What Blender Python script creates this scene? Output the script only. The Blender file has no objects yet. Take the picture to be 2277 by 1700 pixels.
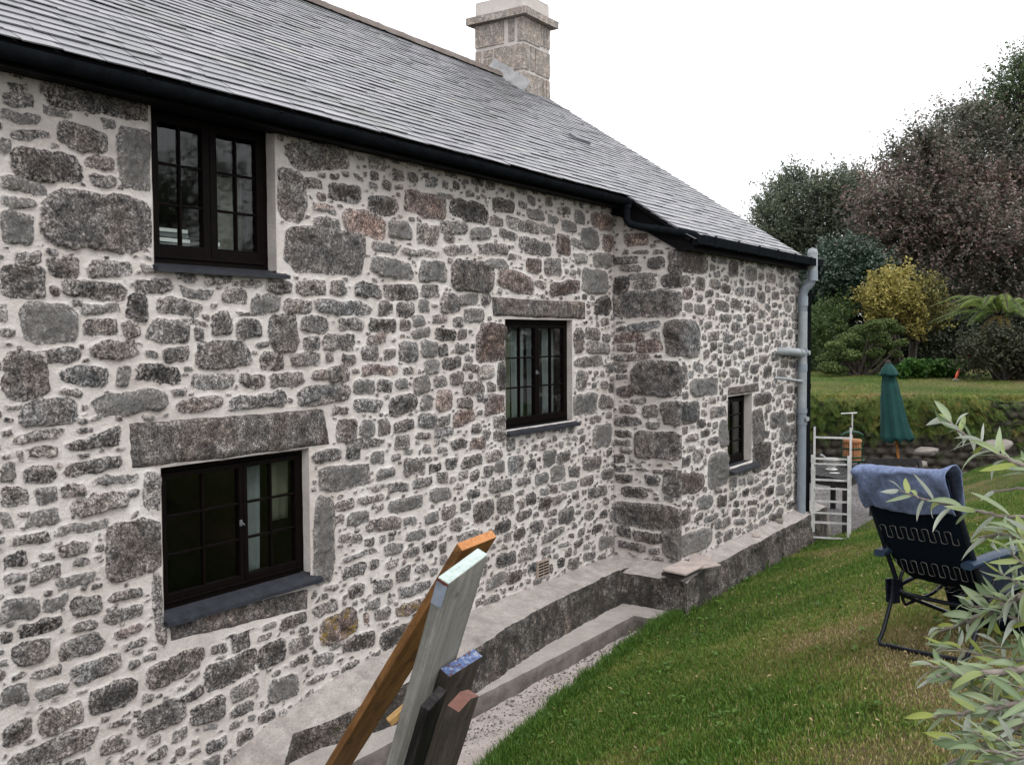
import bpy, math, random
import numpy as np
from mathutils import Vector
R = math.radians
rng = np.random.default_rng(7)
random.seed(7)
SC = bpy.context.scene
COL = SC.collection

# ------------------------------------------------------------------ camera, sky, sun, exposure
F, YAW, PITCH, ROLL = 2181.9, 0.987343, -0.0478744, -0.0056290      # focal length in photo pixels (2277 wide)
CX, CY = 1138.5, 850.0
CAM = np.array([0.0, -4.6, 2.7])
fw = np.array([math.sin(YAW)*math.cos(PITCH), math.cos(YAW)*math.cos(PITCH), math.sin(PITCH)])
rt = np.array([math.cos(YAW), -math.sin(YAW), 0.0]); up = np.cross(rt, fw)
_c, _s = math.cos(ROLL), math.sin(ROLL)
rt, up = _c*rt+_s*up, _c*up-_s*rt
cd = bpy.data.cameras.new('camera'); cam = bpy.data.objects.new('camera', cd); COL.objects.link(cam)
cd.sensor_width = 36.0; cd.lens = 36.0*F/2277.0; cd.clip_start = 0.05; cd.clip_end = 2000
from mathutils import Matrix
cam.matrix_world = Matrix(((rt[0], up[0], -fw[0], CAM[0]), (rt[1], up[1], -fw[1], CAM[1]), (rt[2], up[2], -fw[2], CAM[2]), (0, 0, 0, 1)))
SC.camera = cam
W = bpy.data.worlds.new('World'); SC.world = W; W.use_nodes = True
nt = W.node_tree; bg = nt.nodes['Background']
sky = nt.nodes.new('ShaderNodeTexSky'); sky.sky_type = 'NISHITA'; sky.sun_disc = False
SUN_EL, SUN_AZ = R(52), R(205)       # azimuth clockwise from +Y
sky.sun_elevation = SUN_EL; sky.sun_rotation = SUN_AZ; sky.air_density = 1.0; sky.dust_density = 4.0; sky.ozone_density = 1.0
hs = nt.nodes.new('ShaderNodeHueSaturation'); hs.inputs['Saturation'].default_value = 0.10; hs.inputs['Value'].default_value = 1.0
nt.links.new(sky.outputs[0], hs.inputs['Color'])
veil = nt.nodes.new('ShaderNodeMix'); veil.data_type = 'RGBA'; veil.inputs[0].default_value = 0.85     # overcast: an even bright cloud sheet over the sky
veil.inputs[7].default_value = (9.6, 9.7, 10.0, 1)
nt.links.new(hs.outputs[0], veil.inputs[6]); nt.links.new(veil.outputs[2], bg.inputs['Color'])
bg.inputs['Strength'].default_value = 0.15
sl = bpy.data.lights.new('sun', 'SUN'); sl.energy = 0.9; sl.angle = R(25); sl.color = (1.0, 0.97, 0.93)
so = bpy.data.objects.new('sun', sl); COL.objects.link(so)
sd_ = Vector((math.sin(SUN_AZ)*math.cos(SUN_EL), math.cos(SUN_AZ)*math.cos(SUN_EL), math.sin(SUN_EL)))
so.rotation_euler = sd_.to_track_quat('Z', 'Y').to_euler()
SC.view_settings.view_transform = 'Standard'; SC.view_settings.look = 'None'
SC.view_settings.exposure = 0.5; SC.view_settings.gamma = 1.0
try:
    SC.cycles.max_bounces = 8; SC.cycles.transparent_max_bounces = 16; SC.cycles.use_adaptive_sampling = True
    SC.cycles.caustics_reflective = False; SC.cycles.caustics_refractive = False
except Exception:
    pass

# ------------------------------------------------------------------ measuring helpers (photo pixel -> world point on a real plane)
def ray(px, py): return fw + rt*((px-CX)/F) - up*((py-CY)/F)
def onY(px, py, Y=0.0):
    d = ray(px, py); return CAM + d*((Y-CAM[1])/d[1])
def onX(px, py, X):
    d = ray(px, py); return CAM + d*((X-CAM[0])/d[0])
def onZ(px, py, Z):
    d = ray(px, py); return CAM + d*((Z-CAM[2])/d[2])
def at(px, py, depth): return CAM + ray(px, py)*depth
D = 1.0289                                                    # overview pixels -> photo pixels
def ad(px, py, depth): return at(px*D, py*D, depth)

# ------------------------------------------------------------------ noise
def _hash(ix, iy, s):
    h = (ix.astype(np.int64)*374761393 + iy.astype(np.int64)*668265263 + s*974711) & 0xffffffff
    h = ((h ^ (h >> 13))*1274126177) & 0xffffffff
    return ((h ^ (h >> 16)) & 0xffff)/65535.0
def vnoise(x, y, s=0):
    x = np.asarray(x, float); y = np.asarray(y, float)
    ix = np.floor(x); iy = np.floor(y); fx = x-ix; fy = y-iy
    fx = fx*fx*(3-2*fx); fy = fy*fy*(3-2*fy)
    a = _hash(ix, iy, s); b = _hash(ix+1, iy, s); c = _hash(ix, iy+1, s); d = _hash(ix+1, iy+1, s)
    return (a+(b-a)*fx)*(1-fy) + (c+(d-c)*fx)*fy
def fbm(x, y, s=0, o=4):
    t = 0; a = 0.5; n = 0
    for i in range(o):
        t = t + a*vnoise(x*2**i, y*2**i, s+i*17); n += a; a *= 0.5
    return t/n

# ------------------------------------------------------------------ mesh helpers
def tag(o, label=None, cat=None, group=None, kind=None):
    if label: o['label'] = label
    if cat: o['category'] = cat
    if group: o['group'] = group
    if kind: o['kind'] = kind
    return o
def empty(name, loc, label=None, cat=None, group=None, rz=0.0):
    o = bpy.data.objects.new(name, None); COL.objects.link(o); o.location = tuple(loc); o.rotation_euler[2] = rz
    o.empty_display_size = 0.1
    return tag(o, label, cat, group)
def link(name, me, parent=None):
    o = bpy.data.objects.new(name, me); COL.objects.link(o)
    if parent is not None:
        o.parent = parent
        o.location = (0, 0, 0)
    return o
def mesh_np(name, V, Fs, mats, parent=None, attrs=None, smooth=False, mi=None):
    V = np.asarray(V, np.float32); Fs = np.asarray(Fs, np.int32); k = Fs.shape[1]
    me = bpy.data.meshes.new(name)
    me.vertices.add(len(V)); me.vertices.foreach_set('co', V.ravel())
    me.loops.add(Fs.size); me.loops.foreach_set('vertex_index', Fs.ravel())
    me.polygons.add(len(Fs)); me.polygons.foreach_set('loop_start', np.arange(0, Fs.size, k, dtype=np.int32))
    try: me.polygons.foreach_set('loop_total', np.full(len(Fs), k, np.int32))
    except Exception: pass
    if mi is not None: me.polygons.foreach_set('material_index', np.asarray(mi, np.int32))
    me.polygons.foreach_set('use_smooth', np.full(len(Fs), bool(smooth)))
    for n, a in (attrs or {}).items():
        at_ = me.attributes.new(n, 'FLOAT', 'POINT'); at_.data.foreach_set('value', np.asarray(a, np.float32).ravel())
    me.update(calc_edges=True); me.validate()
    for m in (mats if isinstance(mats, (list, tuple)) else [mats]): me.materials.append(m)
    return link(name, me, parent)
class MB:
    """collects boxes, bars, tubes and sheets; build() links them as ONE mesh object"""
    def __init__(s): s.v = []; s.f = []; s.m = []; s.sm = []
    def add(s, verts, faces, m=0, smooth=False):
        b = len(s.v); s.v += [tuple(map(float, p)) for p in verts]
        for f in faces: s.f.append([b+i for i in f]); s.m.append(m); s.sm.append(smooth)
    def hexa(s, p, m=0):
        s.add(p, [(0, 3, 2, 1), (4, 5, 6, 7), (0, 1, 5, 4), (1, 2, 6, 5), (2, 3, 7, 6), (3, 0, 4, 7)], m)
    def box(s, a, b, m=0):
        x0, y0, z0 = a; x1, y1, z1 = b
        x0, x1 = min(x0, x1), max(x0, x1); y0, y1 = min(y0, y1), max(y0, y1); z0, z1 = min(z0, z1), max(z0, z1)
        s.hexa([(x0, y0, z0), (x1, y0, z0), (x1, y1, z0), (x0, y1, z0), (x0, y0, z1), (x1, y0, z1), (x1, y1, z1), (x0, y1, z1)], m)
    def bar(s, a, b, w, h, upv=(0, 0, 1), m=0):
        a = np.array(a, float); b = np.array(b, float); d = b-a; d /= np.linalg.norm(d)
        r = np.cross(d, np.array(upv, float)); r /= np.linalg.norm(r); u = np.cross(r, d)
        q = []
        for e in (a, b):
            q += [e-r*w/2-u*h/2, e+r*w/2-u*h/2, e+r*w/2+u*h/2, e-r*w/2+u*h/2]
        s.hexa(q, m)
    def tube(s, pts, rad, n=8, m=0, cap=True, smooth=True):
        pts = [np.array(p, float) for p in pts]
        rad = [rad]*len(pts) if np.isscalar(rad) else list(rad)
        rings = []; prev = None
        for i, p in enumerate(pts):
            d = pts[min(i+1, len(pts)-1)]-pts[max(i-1, 0)]; d = d/(np.linalg.norm(d)+1e-9)
            if prev is None:
                a = np.array([0, 0, 1.0]) if abs(d[2]) < 0.9 else np.array([1.0, 0, 0])
                r = np.cross(d, a)
            else:
                r = prev-d*(prev@d)
            r = r/(np.linalg.norm(r)+1e-9); prev = r; u = np.cross(d, r)
            rings.append([p+rad[i]*(math.cos(2*math.pi*k/n)*r+math.sin(2*math.pi*k/n)*u) for k in range(n)])
        V = [q for rg in rings for q in rg]; Fc = []
        for i in range(len(pts)-1):
            for k in range(n):
                Fc.append((i*n+k, i*n+(k+1) % n, (i+1)*n+(k+1) % n, (i+1)*n+k))
        s.add(V, Fc, m, smooth)
        if cap:
            s.add(rings[0], [tuple(range(n-1, -1, -1))], m); s.add(rings[-1], [tuple(range(n))], m)
    def lathe(s, c, prof, n=24, m=0, wob=None):
        c = np.array(c, float); V = []
        for j, (r, z) in enumerate(prof):
            for k in range(n):
                a = 2*math.pi*k/n; rr = r*(wob(k, j) if wob else 1)
                V.append(c+np.array([rr*math.cos(a), rr*math.sin(a), z]))
        Fc = [(j*n+k, j*n+(k+1) % n, (j+1)*n+(k+1) % n, (j+1)*n+k) for j in range(len(prof)-1) for k in range(n)]
        s.add(V, Fc, m, True)
    def grid(s, P, m=0, smooth=True):
        P = np.asarray(P, float); a, b = P.shape[:2]
        s.add(P.reshape(-1, 3), [(i*b+j, i*b+j+1, (i+1)*b+j+1, (i+1)*b+j) for i in range(a-1) for j in range(b-1)], m, smooth)
    def prism(s, poly, ext, m=0):
        """poly: 3-D points in one plane; ext: vector"""
        n = len(poly); e = np.array(ext, float); P = [np.array(p, float) for p in poly]
        V = P+[p+e for p in P]
        s.add(V, [tuple(range(n-1, -1, -1)), tuple(range(n, 2*n))]+[(i, (i+1) % n, n+(i+1) % n, n+i) for i in range(n)], m)
    def build(s, name, mats, parent=None, bevel=0.0, loc=None):
        off = np.array(loc if loc is not None else (0, 0, 0), float)
        me = bpy.data.meshes.new(name)
        me.from_pydata([(p[0]-off[0], p[1]-off[1], p[2]-off[2]) for p in s.v], [], s.f)
        me.polygons.foreach_set('material_index', s.m); me.polygons.foreach_set('use_smooth', s.sm)
        for m in (mats if isinstance(mats, (list, tuple)) else [mats]): me.materials.append(m)
        me.update()
        o = link(name, me, parent)
        if loc is not None: o.location = tuple(off)
        if bevel:
            b = o.modifiers.new('bevel', 'BEVEL'); b.width = bevel; b.segments = 2; b.limit_method = 'ANGLE'; b.angle_limit = R(50)
        return o
def at_base(o, base):
    """parts are authored in world space: shift the child so that it stays put under a root Empty that is not at the origin"""
    o.matrix_parent_inverse = Matrix.Identity(4); o.location = tuple(-np.array(base, float)); return o

# ------------------------------------------------------------------ materials
class NT:
    def __init__(s, name):
        s.mat = bpy.data.materials.new(name); s.mat.use_nodes = True; s.t = s.mat.node_tree; s.b = s.t.nodes['Principled BSDF']
        s.b.inputs['Specular IOR Level'].default_value = 0.3
        s._co = None
    def n(s, typ, **kw):
        x = s.t.nodes.new('ShaderNode'+typ)
        for k, v in kw.items(): setattr(x, k, v)
        return x
    def l(s, a, b): s.t.links.new(a, b)
    def co(s):
        if s._co is None: s._co = s.n('TexCoord').outputs['Object']
        return s._co
    def noise(s, scale, detail=4, rough=0.6, vec=None, dist=0.0, stretch=None):
        x = s.n('TexNoise'); x.inputs['Scale'].default_value = scale; x.inputs['Detail'].default_value = detail
        x.inputs['Roughness'].default_value = rough; x.inputs['Distortion'].default_value = dist
        v = vec or s.co()
        if stretch:
            mp = s.n('Mapping'); mp.inputs['Scale'].default_value = stretch; s.l(v, mp.inputs[0]); v = mp.outputs[0]
        s.l(v, x.inputs['Vector']); return x.outputs['Fac']
    def vor(s, scale, feature='F1', out='Distance'):
        x = s.n('TexVoronoi'); x.inputs['Scale'].default_value = scale; x.feature = feature; s.l(s.co(), x.inputs['Vector']); return x.outputs[out]
    def ramp(s, fac, stops, interp='LINEAR'):
        x = s.n('ValToRGB'); x.color_ramp.interpolation = interp; e = x.color_ramp.elements
        while len(e) < len(stops): e.new(0.5)
        for i, (p, c) in enumerate(stops):
            e[i].position = p; e[i].color = (c, c, c, 1) if np.isscalar(c) else (*c, 1)
        s.l(fac, x.inputs[0]); return x.outputs[0]
    def attr(s, name):
        x = s.n('Attribute'); x.attribute_name = name; return x.outputs['Fac']
    def math(s, op, a, b=None, c=None, clamp=False):
        x = s.n('Math'); x.operation = op; x.use_clamp = clamp
        for i, q in enumerate((a, b, c)):
            if q is None: continue
            if np.isscalar(q): x.inputs[i].default_value = q
            else: s.l(q, x.inputs[i])
        return x.outputs[0]
    def mr(s, v, a, b, c=0.0, d=1.0, smooth=True):
        x = s.n('MapRange'); x.interpolation_type = 'SMOOTHSTEP' if smooth else 'LINEAR'
        for i, q in enumerate((a, b, c, d)): x.inputs[i+1].default_value = q
        s.l(v, x.inputs[0]); return x.outputs[0]
    def mix(s, fac, a, b, mode='MIX'):
        x = s.n('Mix'); x.data_type = 'RGBA'; x.blend_type = mode
        for sock, q in ((x.inputs[0], fac), (x.inputs[6], a), (x.inputs[7], b)):
            if np.isscalar(q): sock.default_value = q
            elif isinstance(q, tuple): sock.default_value = (*q, 1)
            else: s.l(q, sock)
        return x.outputs[2]
    def bump(s, h, strength=0.5, dist=0.01, chain=None):
        x = s.n('Bump'); x.inputs['Strength'].default_value = strength; x.inputs['Distance'].default_value = dist
        s.l(h, x.inputs['Height'])
        if chain is not None: s.l(chain, x.inputs['Normal'])
        return x.outputs[0]
    def out(s, color, rough=0.8, normal=None, metal=0.0, spec=None):
        b = s.b
        if isinstance(color, tuple): b.inputs['Base Color'].default_value = (*color, 1)
        else: s.l(color, b.inputs['Base Color'])
        if np.isscalar(rough): b.inputs['Roughness'].default_value = rough
        else: s.l(rough, b.inputs['Roughness'])
        b.inputs['Metallic'].default_value = metal
        if spec is not None: b.inputs['Specular IOR Level'].default_value = spec
        if normal is not None: s.l(normal, b.inputs['Normal'])
        return s.mat
MORTAR = (0.66, 0.615, 0.585)
def granite_color(t, tone=None, hue=None):
    """speckled granite; tone/hue are sockets"""
    base = t.ramp(t.noise(11, 6, 0.72, dist=.4), [(0.28, (0.030, 0.028, 0.028)), (0.46, (0.075, 0.071, 0.069)), (0.60, (0.135, 0.127, 0.122)), (0.76, (0.25, 0.238, 0.228))])
    sp = t.ramp(t.noise(90, 3, 0.75), [(0.36, 0.28), (0.5, 0.8), (0.62, 1.6), (0.70, 2.6)])
    c = t.mix(1.0, base, sp, 'MULTIPLY')
    sp2 = t.ramp(t.noise(30, 5, 0.75), [(0.36, 0.40), (0.52, 0.95), (0.68, 1.9)])
    c = t.mix(1.0, c, sp2, 'MULTIPLY')
    c = t.mix(t.mr(t.noise(3.1, 3, 0.6), .42, .62), c, t.mix(1.0, c, (1.10, 1.0, .94), 'MULTIPLY'))
    if tone is not None:
        g = t.n('Combine' 'Color'); m = t.mr(tone, 0, 1, 0.70, 3.6, False)
        for i in range(3): t.l(m, g.inputs[i])
        c = t.mix(1.0, c, g.outputs[0], 'MULTIPLY')
    if hue is not None:
        c = t.mix(t.math('MULTIPLY', t.mr(hue, 0.12, 0.02), .7), c, t.mix(1.0, t.ramp(t.noise(16, 5, .7), [(.3, (.10, .098, .096)), (.7, (.20, .195, .188))]), t.ramp(t.noise(140, 2, .6), [(.35, .65), (.65, 1.4)]), 'MULTIPLY'))
        c = t.mix(t.mr(t.math('ABSOLUTE', t.math('SUBTRACT', hue, .42)), .06, .01), c, t.mix(1.0, c, (.93, .99, 1.04), 'MULTIPLY'))
        red = t.mix(1.0, c, (1.22, 1.0, 0.93), 'MULTIPLY'); c = t.mix(t.mr(hue, 0.5, 0.9), c, red)
        och = t.mix(t.mr(t.noise(14, 4, 0.7), 0.5, 0.62), c, (0.20, 0.135, 0.03)); c = t.mix(t.mr(hue, 1.2, 1.6), c, och)
    return c
def m_wall():
    t = NT('stone_and_mortar'); sd = t.attr('sd'); tone = t.attr('tone'); hue = t.attr('hue')
    n1 = t.noise(42, 5, 0.7); n2 = t.noise(150, 3, 0.7)
    s2 = t.math('ADD', sd, t.math('MULTIPLY', t.math('SUBTRACT', n1, 0.5), 0.018))
    s2 = t.math('ADD', s2, t.math('MULTIPLY', t.math('SUBTRACT', n2, 0.5), 0.016))
    mask = t.mr(s2, -0.0005, 0.0028)
    st = granite_color(t, tone, hue)
    smear = t.math('MULTIPLY', t.mr(s2, 0.045, 0.0), t.mr(t.noise(60, 4, 0.7), 0.46, 0.66))
    mo = t.ramp(t.noise(5, 5, 0.6), [(0.3, (0.56, 0.51, 0.48)), (0.52, MORTAR), (0.75, (0.74, 0.71, 0.685))])
    mo = t.mix(t.mr(t.noise(120, 3, 0.8), 0.55, 0.75), mo, (0.36, 0.32, 0.30)); mo = t.mix(t.math('MULTIPLY', t.mr(t.noise(17, 5, 0.75), 0.54, 0.70), .55), mo, (0.36, 0.325, 0.305))
    mo = t.mix(t.math('MULTIPLY', t.mr(t.noise(1.3, 3, 0.5), 0.45, 0.7), 0.35), mo, (0.50, 0.42, 0.385))
    st = t.mix(t.math('MULTIPLY', smear, 0.75), st, mo)
    c = t.mix(mask, mo, st)
    stn = t.mr(t.noise(1.0, 5, 0.65, stretch=(2.2, 2.2, .35)), 0.52, 0.74); c = t.mix(t.math('MULTIPLY', stn, .40), c, t.mix(1.0, c, (.62, .60, .56), 'MULTIPLY'))
    h = t.math('ADD', t.math('MULTIPLY', mask, 0.35), t.math('MULTIPLY', t.noise(70, 6, 0.75), 0.9))
    nb = t.bump(h, 1.0, 0.016)
    return t.out(c, t.mr(mask, 0, 1, 0.95, 0.8), nb, spec=0.2)
def m_granite(name='granite_block', lich=0.0, dark=1.0):
    t = NT(name); c = granite_color(t)
    c = t.mix(1.0, c, (1.25*dark, 1.22*dark, 1.2*dark), 'MULTIPLY')
    nb = t.bump(t.noise(60, 6, 0.75), 0.8, 0.012)
    return t.out(c, 0.85, nb, spec=0.2)
def m_plinth():
    t = NT('weathered_granite_plinth'); c = granite_color(t)
    c = t.mix(1.0, c, (1.5, 1.45, 1.4), 'MULTIPLY'); c = t.mix(t.math('MULTIPLY', t.mr(t.noise(2.2, 6, 0.78), 0.43, 0.60), .88), c, (0.038, 0.035, 0.031))
    c = t.mix(t.mr(t.noise(3.0, 5, 0.75), 0.58, 0.7), c, (0.05, 0.052, 0.022))
    c = t.mix(t.mr(t.noise(28, 4, 0.8), 0.64, 0.70), c, (0.36, 0.35, 0.33))
    c = t.mix(t.mr(t.noise(5, 4, 0.7), 0.60, 0.75), c, (0.19, 0.17, 0.155))
    nb = t.bump(t.math('ADD', t.noise(14, 6, 0.75), t.math('MULTIPLY', t.noise(60, 4, 0.7), .5)), 1.0, 0.03)
    return t.out(c, 0.9, nb, spec=0.15)
def m_cement(name, a, b, spots=0.3, sc=6):
    t = NT(name); c = t.ramp(t.noise(sc, 6, 0.7), [(0.3, a), (0.7, b)])
    c = t.mix(t.math('MULTIPLY', t.mr(t.noise(75, 4, 0.8), 0.5, 0.7), spots), c, (0.12, 0.105, 0.1))
    c = t.mix(t.math('MULTIPLY', t.mr(t.noise(2.1, 5, 0.7), 0.5, 0.7), 0.45), c, tuple(x*0.62 for x in a))
    nb = t.bump(t.noise(50, 6, 0.75), 0.7, 0.012)
    return t.out(c, 0.92, nb, spec=0.15)
def m_plain(name, col, rough=0.5, metal=0.0, var=0.25, sc=12, bump=0.15, spec=None):
    t = NT(name)
    c = t.ramp(t.noise(sc, 5, 0.65), [(0.3, tuple(x*(1-var) for x in col)), (0.7, tuple(min(1, x*(1+var)) for x in col))])
    nb = t.bump(t.noise(sc*6, 4, 0.7), bump, 0.004)
    return t.out(c, rough, nb, metal, spec)
def m_wood(name, a, b, stretch=(4, 4, 60), rough=0.75, axis=None, stain=None):
    t = NT(name); g = t.noise(1.0, 7, 0.7, stretch=stretch, dist=1.2); c = t.ramp(g, [(0.30, tuple(x*.55 for x in a)), (0.45, a), (0.62, b), (0.75, tuple(x*.8 for x in a))])
    fine = t.noise(1.0, 4, 0.7, stretch=tuple(x*7 for x in stretch)); c = t.mix(t.math('MULTIPLY', t.mr(fine, 0.52, 0.72), 0.55), c, tuple(x*0.42 for x in a))
    if stain: c = t.mix(t.mr(t.noise(5.5, 6, 0.75), 0.5, 0.68), c, stain)
    kn = t.vor(6.0); c = t.mix(t.math('MULTIPLY', t.mr(kn, .10, .04), .6), c, tuple(x*0.3 for x in a))
    c = t.mix(t.math('MULTIPLY', t.mr(t.noise(2.3, 5, 0.7), 0.48, 0.68), 0.5), c, tuple(x*0.5 for x in a))
    nb = t.bump(t.math('ADD', g, t.math('MULTIPLY', fine, .6)), 0.6, 0.006)
    return t.out(c, rough, nb, spec=0.2)
def m_slate():
    t = NT('roof_slate'); tone = t.attr('tone')
    c = t.ramp(tone, [(0.0, (0.125, 0.127, 0.138)), (0.5, (0.175, 0.175, 0.188)), (0.85, (0.225, 0.218, 0.238)), (1.0, (0.24, 0.24, 0.23))])
    c = t.mix(t.math('MULTIPLY', t.mr(t.noise(18, 5, 0.7), 0.45, 0.75), .6), c, (0.165, 0.163, 0.17))
    c = t.mix(t.math('MULTIPLY', t.mr(t.noise(1.2, 4, 0.6), 0.5, 0.7), 0.5), c, (0.085, 0.092, 0.072))
    nb = t.bump(t.noise(22, 5, 0.7, stretch=(1, .4, .4)), 0.35, 0.006)
    r = t.mr(t.noise(7, 3, 0.6), 0.3, 0.7, 0.38, 0.50, False)
    return t.out(c, r, nb, spec=0.6)
def m_leaf(name, stops, rough=0.45, spec=0.5, trans=0.25, back=None):
    t = NT(name); tint = t.attr('tint')
    c = t.ramp(tint, stops)
    t.out(c, rough, spec=spec)
    if back:
        g = t.n('NewGeometry'); c2 = t.mix(g.outputs['Backfacing'], c, back); t.l(c2, t.b.inputs['Base Color']); c = c2
    tr = t.n('BsdfTranslucent'); t.l(c, tr.inputs['Color']); mx = t.n('MixShader'); mx.inputs[0].default_value = trans
    o = t.t.nodes['Material Output']; t.l(t.b.outputs[0], mx.inputs[1]); t.l(tr.outputs[0], mx.inputs[2]); t.l(mx.outputs[0], o.inputs['Surface'])
    return t.mat
def m_glass():
    t = NT('window_glass'); t.t.nodes.remove(t.b)
    fr = t.n('Fresnel'); gb = t.n('NewGeometry'); t.l(t.mr(gb.outputs['Backfacing'], 0, 1, 1.36, 1/1.36, False), fr.inputs[0])      # a thin sheet: the same reflection from either side
    tr = t.n('BsdfTransparent'); tr.inputs[0].default_value = (0.92, 0.95, 0.94, 1); gl = t.n('BsdfGlossy'); gl.inputs['Roughness'].default_value = 0.03
    nz = t.noise(3, 1, 0.5); nb = t.bump(nz, 0.02, 0.02); t.l(nb, gl.inputs['Normal'])
    mx = t.n('MixShader'); t.l(fr.outputs[0], mx.inputs[0]); t.l(tr.outputs[0], mx.inputs[1]); t.l(gl.outputs[0], mx.inputs[2])
    t.l(mx.outputs[0], t.t.nodes['Material Output'].inputs['Surface']); return t.mat
M = {}
M['wall'] = m_wall(); M['granite'] = m_granite(dark=1.15); M['plinth'] = m_plinth()
M['mortar'] = m_cement('mortar_reveal', (0.42, 0.385, 0.36), (0.56, 0.52, 0.49), 0.25)
M['ledge'] = m_cement('cement_ledge', (0.24, 0.215, 0.20), (0.46, 0.42, 0.395), 0.75, 8)
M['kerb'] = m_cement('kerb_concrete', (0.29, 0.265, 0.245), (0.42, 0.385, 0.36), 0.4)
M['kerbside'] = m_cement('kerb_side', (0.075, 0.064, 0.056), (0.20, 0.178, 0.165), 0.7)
M['sand'] = m_cement('pale_gravelly_sand', (0.33, 0.285, 0.265), (0.46, 0.405, 0.38), 0.4, 9)
M['gravel'] = m_cement('patio_gravel', (0.09, 0.085, 0.085), (0.21, 0.195, 0.195), 0.9, 22)
M['slate'] = m_slate()
tb_ = NT('slate_sill'); c_ = tb_.ramp(tb_.noise(14, 5, .7), [(.3, (.014, .016, .020)), (.6, (.026, .029, .036)), (.72, (.05, .052, .058)), (.80, (.22, .21, .20))]); M['sill'] = tb_.out(c_, .6, tb_.bump(tb_.noise(40, 5, .7), .5, .006), spec=.2)
M['ridge'] = m_cement('ridge_tile', (0.10, 0.075, 0.066), (0.17, 0.15, 0.135), 0.5, 4)
M['lead'] = m_cement('flaunching', (0.17, 0.17, 0.175), (0.30, 0.30, 0.305), 0.5)
M['leadgrey'] = m_plain('lead_flashing', (0.14, 0.145, 0.16), 0.6)
M['black'] = m_plain('black_gutter_plastic', (0.0085, 0.010, 0.012), 0.6, var=0.3, spec=.0)
M['fascia'] = m_plain('black_fascia', (0.004, 0.004, 0.005), 0.7, spec=.1)
M['frame'] = m_plain('dark_stained_frame', (0.0036, 0.0022, 0.0019), 0.6, var=0.35, sc=20, spec=.05)
M['glass'] = m_glass()
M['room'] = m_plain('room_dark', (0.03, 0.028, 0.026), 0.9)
M['curtain'] = m_plain('curtain_cloth', (0.14, 0.155, 0.155), 0.9, var=0.15)
M['ocurtain'] = m_plain('ochre_cloth', (0.10, 0.10, 0.07), 0.9, var=0.15)
M['pvc'] = m_plain('grey_pipe', (0.20, 0.23, 0.265), 0.38, var=0.12)
M['pvc2'] = m_plain('pale_grey_pipe', (0.25, 0.27, 0.28), 0.42, var=0.15)
M['terracotta'] = m_plain('buff_clay', (0.34, 0.27, 0.225), 0.85)
M['alu'] = m_plain('dull_aluminium', (0.46, 0.455, 0.445), 0.45, 0.4, var=0.3, sc=9)
M['navy'] = m_plain('navy_canvas', (0.0045, 0.008, 0.014), 0.9, var=0.3, sc=30, bump=0.3, spec=.05)
M['tube'] = m_plain('dark_tube', (0.008, 0.010, 0.016), 0.25)
M['arm'] = m_plain('blue_arm_plastic', (0.018, 0.035, 0.062), 0.45)
M['wire'] = m_plain('spring_wire', (0.24, 0.23, 0.22), 0.4, 0.6)
M['denim'] = m_plain('denim_towel', (0.13, 0.165, 0.27), 0.95, var=0.35, sc=40, bump=0.6)
M['canopy'] = m_plain('green_canvas', (0.004, 0.040, 0.036), 0.8, var=0.25, sc=8)
M['pole'] = m_wood('umbrella_pole_wood', (0.26, 0.10, 0.025), (0.36, 0.15, 0.04), (30, 30, 3))
M['darkwood'] = m_wood('dark_table_wood', (0.020, 0.019, 0.020), (0.055, 0.050, 0.050), (3, 40, 40))
M['press'] = m_wood('press_slats', (0.30, 0.13, 0.06), (0.42, 0.22, 0.11), (50, 50, 3))
M['greeniron'] = m_plain('green_iron', (0.004, 0.035, 0.016), 0.4)
M['china'] = m_plain('white_china', (0.62, 0.62, 0.60), 0.25, var=0.05)
M['orange'] = m_wood('orange_board', (0.20, 0.095, 0.032), (0.30, 0.15, 0.052), (26, 26, 1.6), stain=(0.10, 0.05, 0.022))
M['orange_end'] = m_wood('orange_end_grain', (0.40, 0.17, 0.065), (0.50, 0.24, 0.10), (50, 50, 50))
M['orange_shade'] = m_wood('orange_board_shaded', (0.050, 0.026, 0.016), (0.085, 0.045, 0.026), (3, 3, 20))  # unused: orange board again, with the shade of its front face in the colour
M['pale'] = m_wood('weathered_pale_beam', (0.23, 0.225, 0.205), (0.34, 0.33, 0.305), (22, 22, 1.2), stain=(0.19, 0.195, 0.175))
M['pale_shade'] = m_wood('weathered_beam_shaded', (0.15, 0.155, 0.145), (0.22, 0.225, 0.21), (10, 10, 1.2), stain=(0.12, 0.125, 0.115))  # unused: shaded copy of the pale beam, darkened for its front side
tb_ = NT('chipped_white_paint'); c_ = tb_.ramp(tb_.noise(26, 5, .75), [(.34, (.12, .115, .10)), (.42, (.33, .40, .375)), (.6, (.42, .47, .45)), (.72, (.22, .24, .225))]); M['whitepaint'] = tb_.out(c_, .7, tb_.bump(tb_.noise(50, 4, .7), .5, .004), spec=.2)
M['bluegrey'] = m_plain('blue_grey_paint', (0.20, 0.235, 0.29), 0.7, var=0.3)
M['rust'] = m_plain('rust_paint', (0.12, 0.03, 0.02), 0.8)
M['oldbeam'] = m_wood('old_brown_beam', (0.055, 0.043, 0.037), (0.095, 0.078, 0.068), (24, 24, 1.5), stain=(.05, .05, .04))
M['tarred'] = m_wood('tarred_post', (0.010, 0.009, 0.009), (0.032, 0.028, 0.027), (24, 24, 1.5))
M['redend'] = m_plain('red_brown_end', (0.13, 0.060, 0.046), 0.85, var=0.35)
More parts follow.
